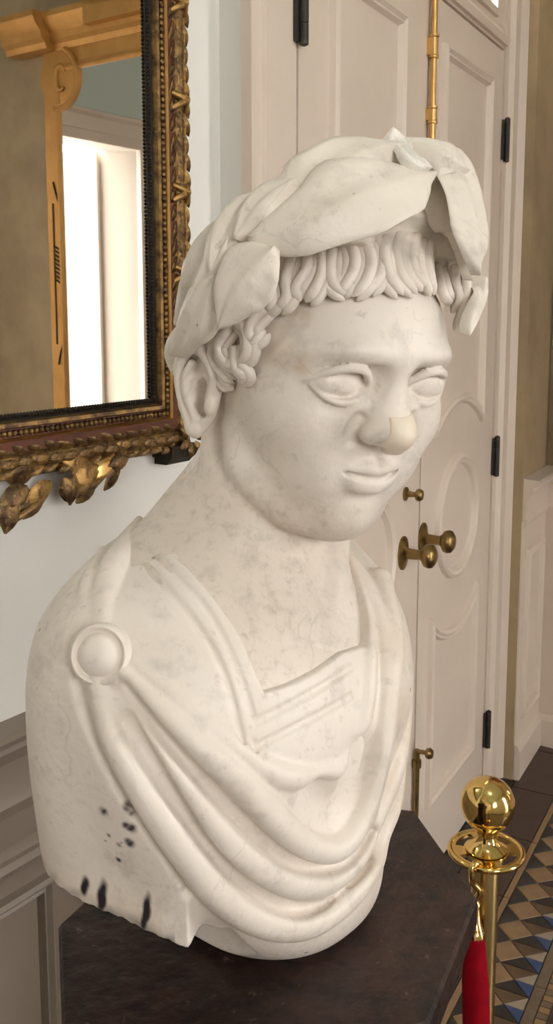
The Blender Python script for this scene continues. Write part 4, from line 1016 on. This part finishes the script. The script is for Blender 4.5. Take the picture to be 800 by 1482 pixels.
# corner block and the hanging foliage under the bottom rail
MB().box(LWS, GU1 + .030, GU1 + .102, .002, .050, GZ0 - .110, GZ0 - .088).rail(LWS, GU1 + .036, GU1 + .10, [(.002, GZ0 - .123), (.030, GZ0 - .123), (.044, GZ0 - .110), (.002, GZ0 - .110)]).build('corner_bracket', DARKWOOD, mir)
for k in range(7):
    a = k * .9
    place_leaf(mir, LWS, GU1 + .085 + .008 * math.cos(a), .050, GZ0 - .075 + .012 * math.sin(a), a, .026, .008, .007, OLDGOLD, 0, 'corner_leaf')
for (u, z, an, L, w, gm) in ((.185, 1.345, 3.5, .050, .014, GILT), (.200, 1.338, 3.9, .050, .014, OLDGOLD), (.150, 1.340, 3.35, .060, .018, FOLIAGE), (.150, 1.325, 3.8, .055, .016, OLDGOLD),
                            (.120, 1.335, 4.2, .040, .014, OLDGOLD), (.090, 1.338, 4.5, .045, .015, OLDGOLD), (.070, 1.335, 5.0, .040, .014, OLDGOLD), (.050, 1.330, 3.6, .050, .016, FOLIAGE),
                            (.030, 1.325, 4.0, .052, .016, OLDGOLD), (.000, 1.330, 3.5, .050, .016, OLDGOLD), (-.03, 1.320, 4.4, .05, .016, OLDGOLD), (.215, 1.347, 3.3, .040, .012, OLDGOLD), (.130, 1.352, 3.0, .05, .015, FOLIAGE), (.02, 1.350, 3.2, .05, .016, OLDGOLD)):
    place_leaf(mir, LWS, u, .040 + rnd.uniform(0, .012), z, an, L, w, .0065, gm, rnd.uniform(-.4, .4), 'foliage_leaf')
for st_ in ([(.17, .036, 1.325), (.135, .044, 1.312), (.10, .042, 1.310)], [(.045, .036, 1.315), (.015, .044, 1.298), (-.02, .042, 1.285)]):
    MB().tube([W(LWS, *q) for q in st_], [.006, .008, .0055], 8).build('foliage_stem', OLDGOLD, mir, smooth=80)

# ---------------------------------------------------------------- gilt pier glass on the right wall, seen in the carved mirror
pg = tag(empty('pier_glass', W(RWF, 1.92, 0, .95)), 'tall plain gilt pier glass with cornice, seen reflected in the carved mirror', 'mirror')
A0, A1, B0, B1 = 1.29, 2.57, 1.06, 2.70
MB().box(RWF, A0 - .10, A1 + .115, .003, .030, B0 - .10, 2.86).build('frame_board', PIER, pg)
MB().box(RWF, A0, A1, .0305, .033, B0, B1).build('glass', MIRROR, pg)
MB().sweep(RWF, [(A0, B0), (A0, B1), (A1, B1), (A1, B0)], [(0, .030), (0, .040), (-.010, .050), (-.020, .048), (-.026, .040), (-.034, .038), (-.038, .030)]).build('glass_moulding', PIER, pg, smooth=25)
def cornice(u0, u1, x): return [(u0 - x, u1 + x)]
c = MB()
for u0, u1, dx in ((A0 - .13, A1 + .13, 0), (A0 - .30, A0 - .02, .055), (A1 + .02, A1 + .30, .055)):
    c.rail(RWF, u0, u1, [(.003, 2.80), (.035 + dx, 2.80), (.045 + dx, 2.825), (.065 + dx, 2.84), (.070 + dx, 2.87), (.10 + dx, 2.90), (.115 + dx, 2.93), (.115 + dx, 2.955), (.003, 2.955)])
c.build('cornice', PIER, pg, smooth=25)
MB().box(RWF, A0 + .2, A1 - .25, .035, .115, 2.86, 3.02).build('breakfront', PIER, pg)
for sgn, uc in ((1, A1), (-1, A0)):          # quarter rounds breaking into the corners of the glass
    cc = (uc + sgn * .010, B1 - .030)
    th = np.linspace(-1.75, 1.15, 26); th = th if sgn < 0 else math.pi - th
    q = MB().sweep(RWF, [(cc[0] + .135 * math.cos(t), cc[1] + .135 * math.sin(t)) for t in th], [(-.016, .030), (-.014, .046), (-.006, .054), (.004, .052), (.010, .044), (.016, .046), (.018, .030)], False).build('corner_round', PIER, pg, smooth=30)
    MB().lathe(W(RWF, cc[0], .029, cc[1]), RWF[2], [(.122, 0), (.122, .006), (.02, .012)], 30).build('corner_boss', PIER, q, smooth=30)
    MB().tube([W(RWF, cc[0] - sgn * .03 + .035 * math.cos(t), .046, cc[1] + .055 * math.sin(t)) for t in np.linspace(-2.2, 2.6, 14)], [.006 + .008 * math.sin(k / 13 * 3.1) for k in range(14)], 8).build('scroll_ornament', PIER, q, smooth=80)
for uu in (A1 + .055, A0 - .055):
    g = MB()
    for du in (-.020, .020): g.box(RWF, uu + du - .004, uu + du + .004, .030, .034, 1.42, 2.10)
    for z in (1.42, 2.10): g.tube([W(RWF, uu - .020, .032, z), W(RWF, uu, .034, z + (.06 if z > 2 else -.06)), W(RWF, uu + .012, .034, z + (.10 if z > 2 else -.10))], .005, 6)
    for k in range(9): g.tube([W(RWF, uu - .016, .033, 1.72 + k * .02), W(RWF, uu + .016, .033, 1.735 + k * .02)], .005, 6)
    g.build('incised_ornament', DARKWOOD, pg)

# brown frame on the right wall at the edge of the view
bf = tag(empty('picture_frame', W(RWF, .27, 0, 1.04)), 'brown wooden picture frame standing on the white dado rail at the right edge', 'picture frame')
MB().sweep(RWF, [(-.064, 1.045), (-.064, 2.25), (.61, 2.25), (.61, 1.045)], [(0, .003), (0, .035), (.02, .045), (.07, .045), (.085, .03), (.085, .003)]).build('frame_moulding', WOOD, bf, smooth=25)
MB().box(RWF, -.01, .555, .005, .012, 1.10, 2.20).build('picture_panel', BOLE, bf)
# ---------------------------------------------------------------- the bust, assembled
bust = tag(empty('marble_bust', BC), 'white marble bust of a laurel-crowned man in draped cloak on the dark pedestal', 'sculpture')
def stone(name, V, Q, m, parent, stain=None, ochre=None, mottle=None):
    org = ORG[parent.name]
    me = np_mesh(name, V - org, Q); me.materials.append(m)
    for nm, val in (('stain', stain), ('ochre', ochre), ('mottle', mottle)):
        if val is not None:
            a = me.attributes.new(nm, 'FLOAT', 'POINT'); a.data.foreach_set('value', np.clip(val, 0, 1).astype(np.float32))
    return link(name, me, parent, org)
def spots(V, C, r):
    out = np.zeros(len(V))
    for c, rr in zip(C, r):
        out = np.maximum(out, np.clip(1.6 - 1.6 * np.linalg.norm((V - c) / rr, axis=1), 0, 1))
    return out
nz = lambda V, s: np.sin(V[:, 0] * s + 1.3 * np.sin(V[:, 2] * s * .7)) * np.sin(V[:, 1] * s * 1.1 + V[:, 2] * s * .9)
HG = carve_head(QH)
V, Q = HG.mesh(); VC = V; V = h2w(V)
och = spots(V, [h2w(p) for p in BK['och_face']], [.016, .008, .02, .014]) * (.55 + .45 * nz(V, 260)) * .55
neck = np.clip((-.045 - VC[:, 2]) / .03, 0, 1) * np.clip((.03 - VC[:, 0]) / .05, 0, 1) * np.clip((VC[:, 2] + .235) / .05, 0, 1)  # neck mask: real weathering, plus shade put into the colour
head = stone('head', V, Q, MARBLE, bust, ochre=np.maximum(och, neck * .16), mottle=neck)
V, Q = carve_nose_tip(HG, .0006).mesh(); V = h2w(V)
o = stone('nose_tip', V, Q, MARBLE_T, head); o['label'] = 'yellower repaired nose tip'
V, Q = carve_hair(.0016).mesh(); hair = stone('hair', h2w(V), Q, MARBLE_W, bust)
for i in range(NLOCK):
    V, Q = hair_lock(BK['lock%d' % i], .0058, i); stone('hair_lock', h2w(V), Q, MARBLE, hair)
V, Q = carve_core(.0016).mesh(); wreath = stone('laurel_wreath', h2w(V), Q, MARBLE_W, bust)
for i, w in enumerate(LEAFW):
    V, Q = leaf_mesh(BK['leaf%d' % i], w, seed=i, face=LEAF_FACE.get(i))
    o = stone('laurel_leaf', h2w(V), Q, MARBLE_B if i == 4 else MARBLE_W, wreath)
    if i == 4: o['label'] = 'freshly broken bright white leaf stump'
V, Q = carve_drape(DH).mesh(); T = V.copy(); V = t2w(V)
T[:, 2] += .0012 * nz(V, 300) * (T[:, 2] < .078 + .26 * (.06 - T[:, 1])) * (T[:, 0] < -.09); V = t2w(T)
C = BK['stain']; st = spots(T, [np.array(c) for c in C], [.0055, .0075, .005, .005, .006, .004, .006, .0035, .003, .003, .0025]) * (.8 + .4 * nz(V, 700))
for c, ww, hh in zip(BK['crack'][:2] + [(-.148, .047, .090)], (.0040, .0046, .0042), (.012, .022, .024)):
    st = np.maximum(st, np.clip(2.2 - 2.2 * np.sqrt(((T[:, 1] - c[1] - .18 * (T[:, 2] - c[2]) + .0005 * np.sin(T[:, 2] * 330)) / ww) ** 2 + ((T[:, 2] - c[2]) / hh) ** 2), 0, 1) * (T[:, 0] < -.06))
edge = np.clip(1 - np.abs(T[:, 2] - .076 - .26 * (.06 - T[:, 1]) - .003 * nz(V, 90)) / .009, 0, 1) * (T[:, 0] < -.10) * (T[:, 1] < .07) * (.35 + .35 * nz(V, 160))  # dark ragged band along the stump's lower edge, in place of a broken underside
st = np.maximum(st, edge * .9)
och = np.clip(1 - np.abs(T[:, 2] - .075) / .05, 0, 1) * (T[:, 0] < -.09) * (T[:, 1] < .06) * .28
och = np.maximum(och, np.clip((T[:, 1] - .02) / .1, 0, 1) * np.clip((T[:, 0] - .01) / .05, 0, 1) * .30 * (.6 + .4 * nz(V, 60)))  # warmer tint towards the figure's left front
drape = stone('drapery', V, Q, MARBLE, bust, stain=st, ochre=och)
# round brooch on the shoulder
f = np.array(BK['fib'][0]); nrm = np.array([-.78, .52, .28]); nrm /= np.linalg.norm(nrm)
bw = t2w(f + nrm * .003); aw = TM @ nrm
m_ = MB().lathe(bw, aw, [(.0235, -.010), (.0235, .003), (.0222, .0062), (.0205, .0074), (.0188, .0066), (.0178, .0046), (.0165, .0046), (.0150, .0072), (.0120, .0098), (.008, .0116), (.004, .0124), (.001, .0125)], 48)
br = m_.build('brooch', MARBLE, drape, smooth=60)
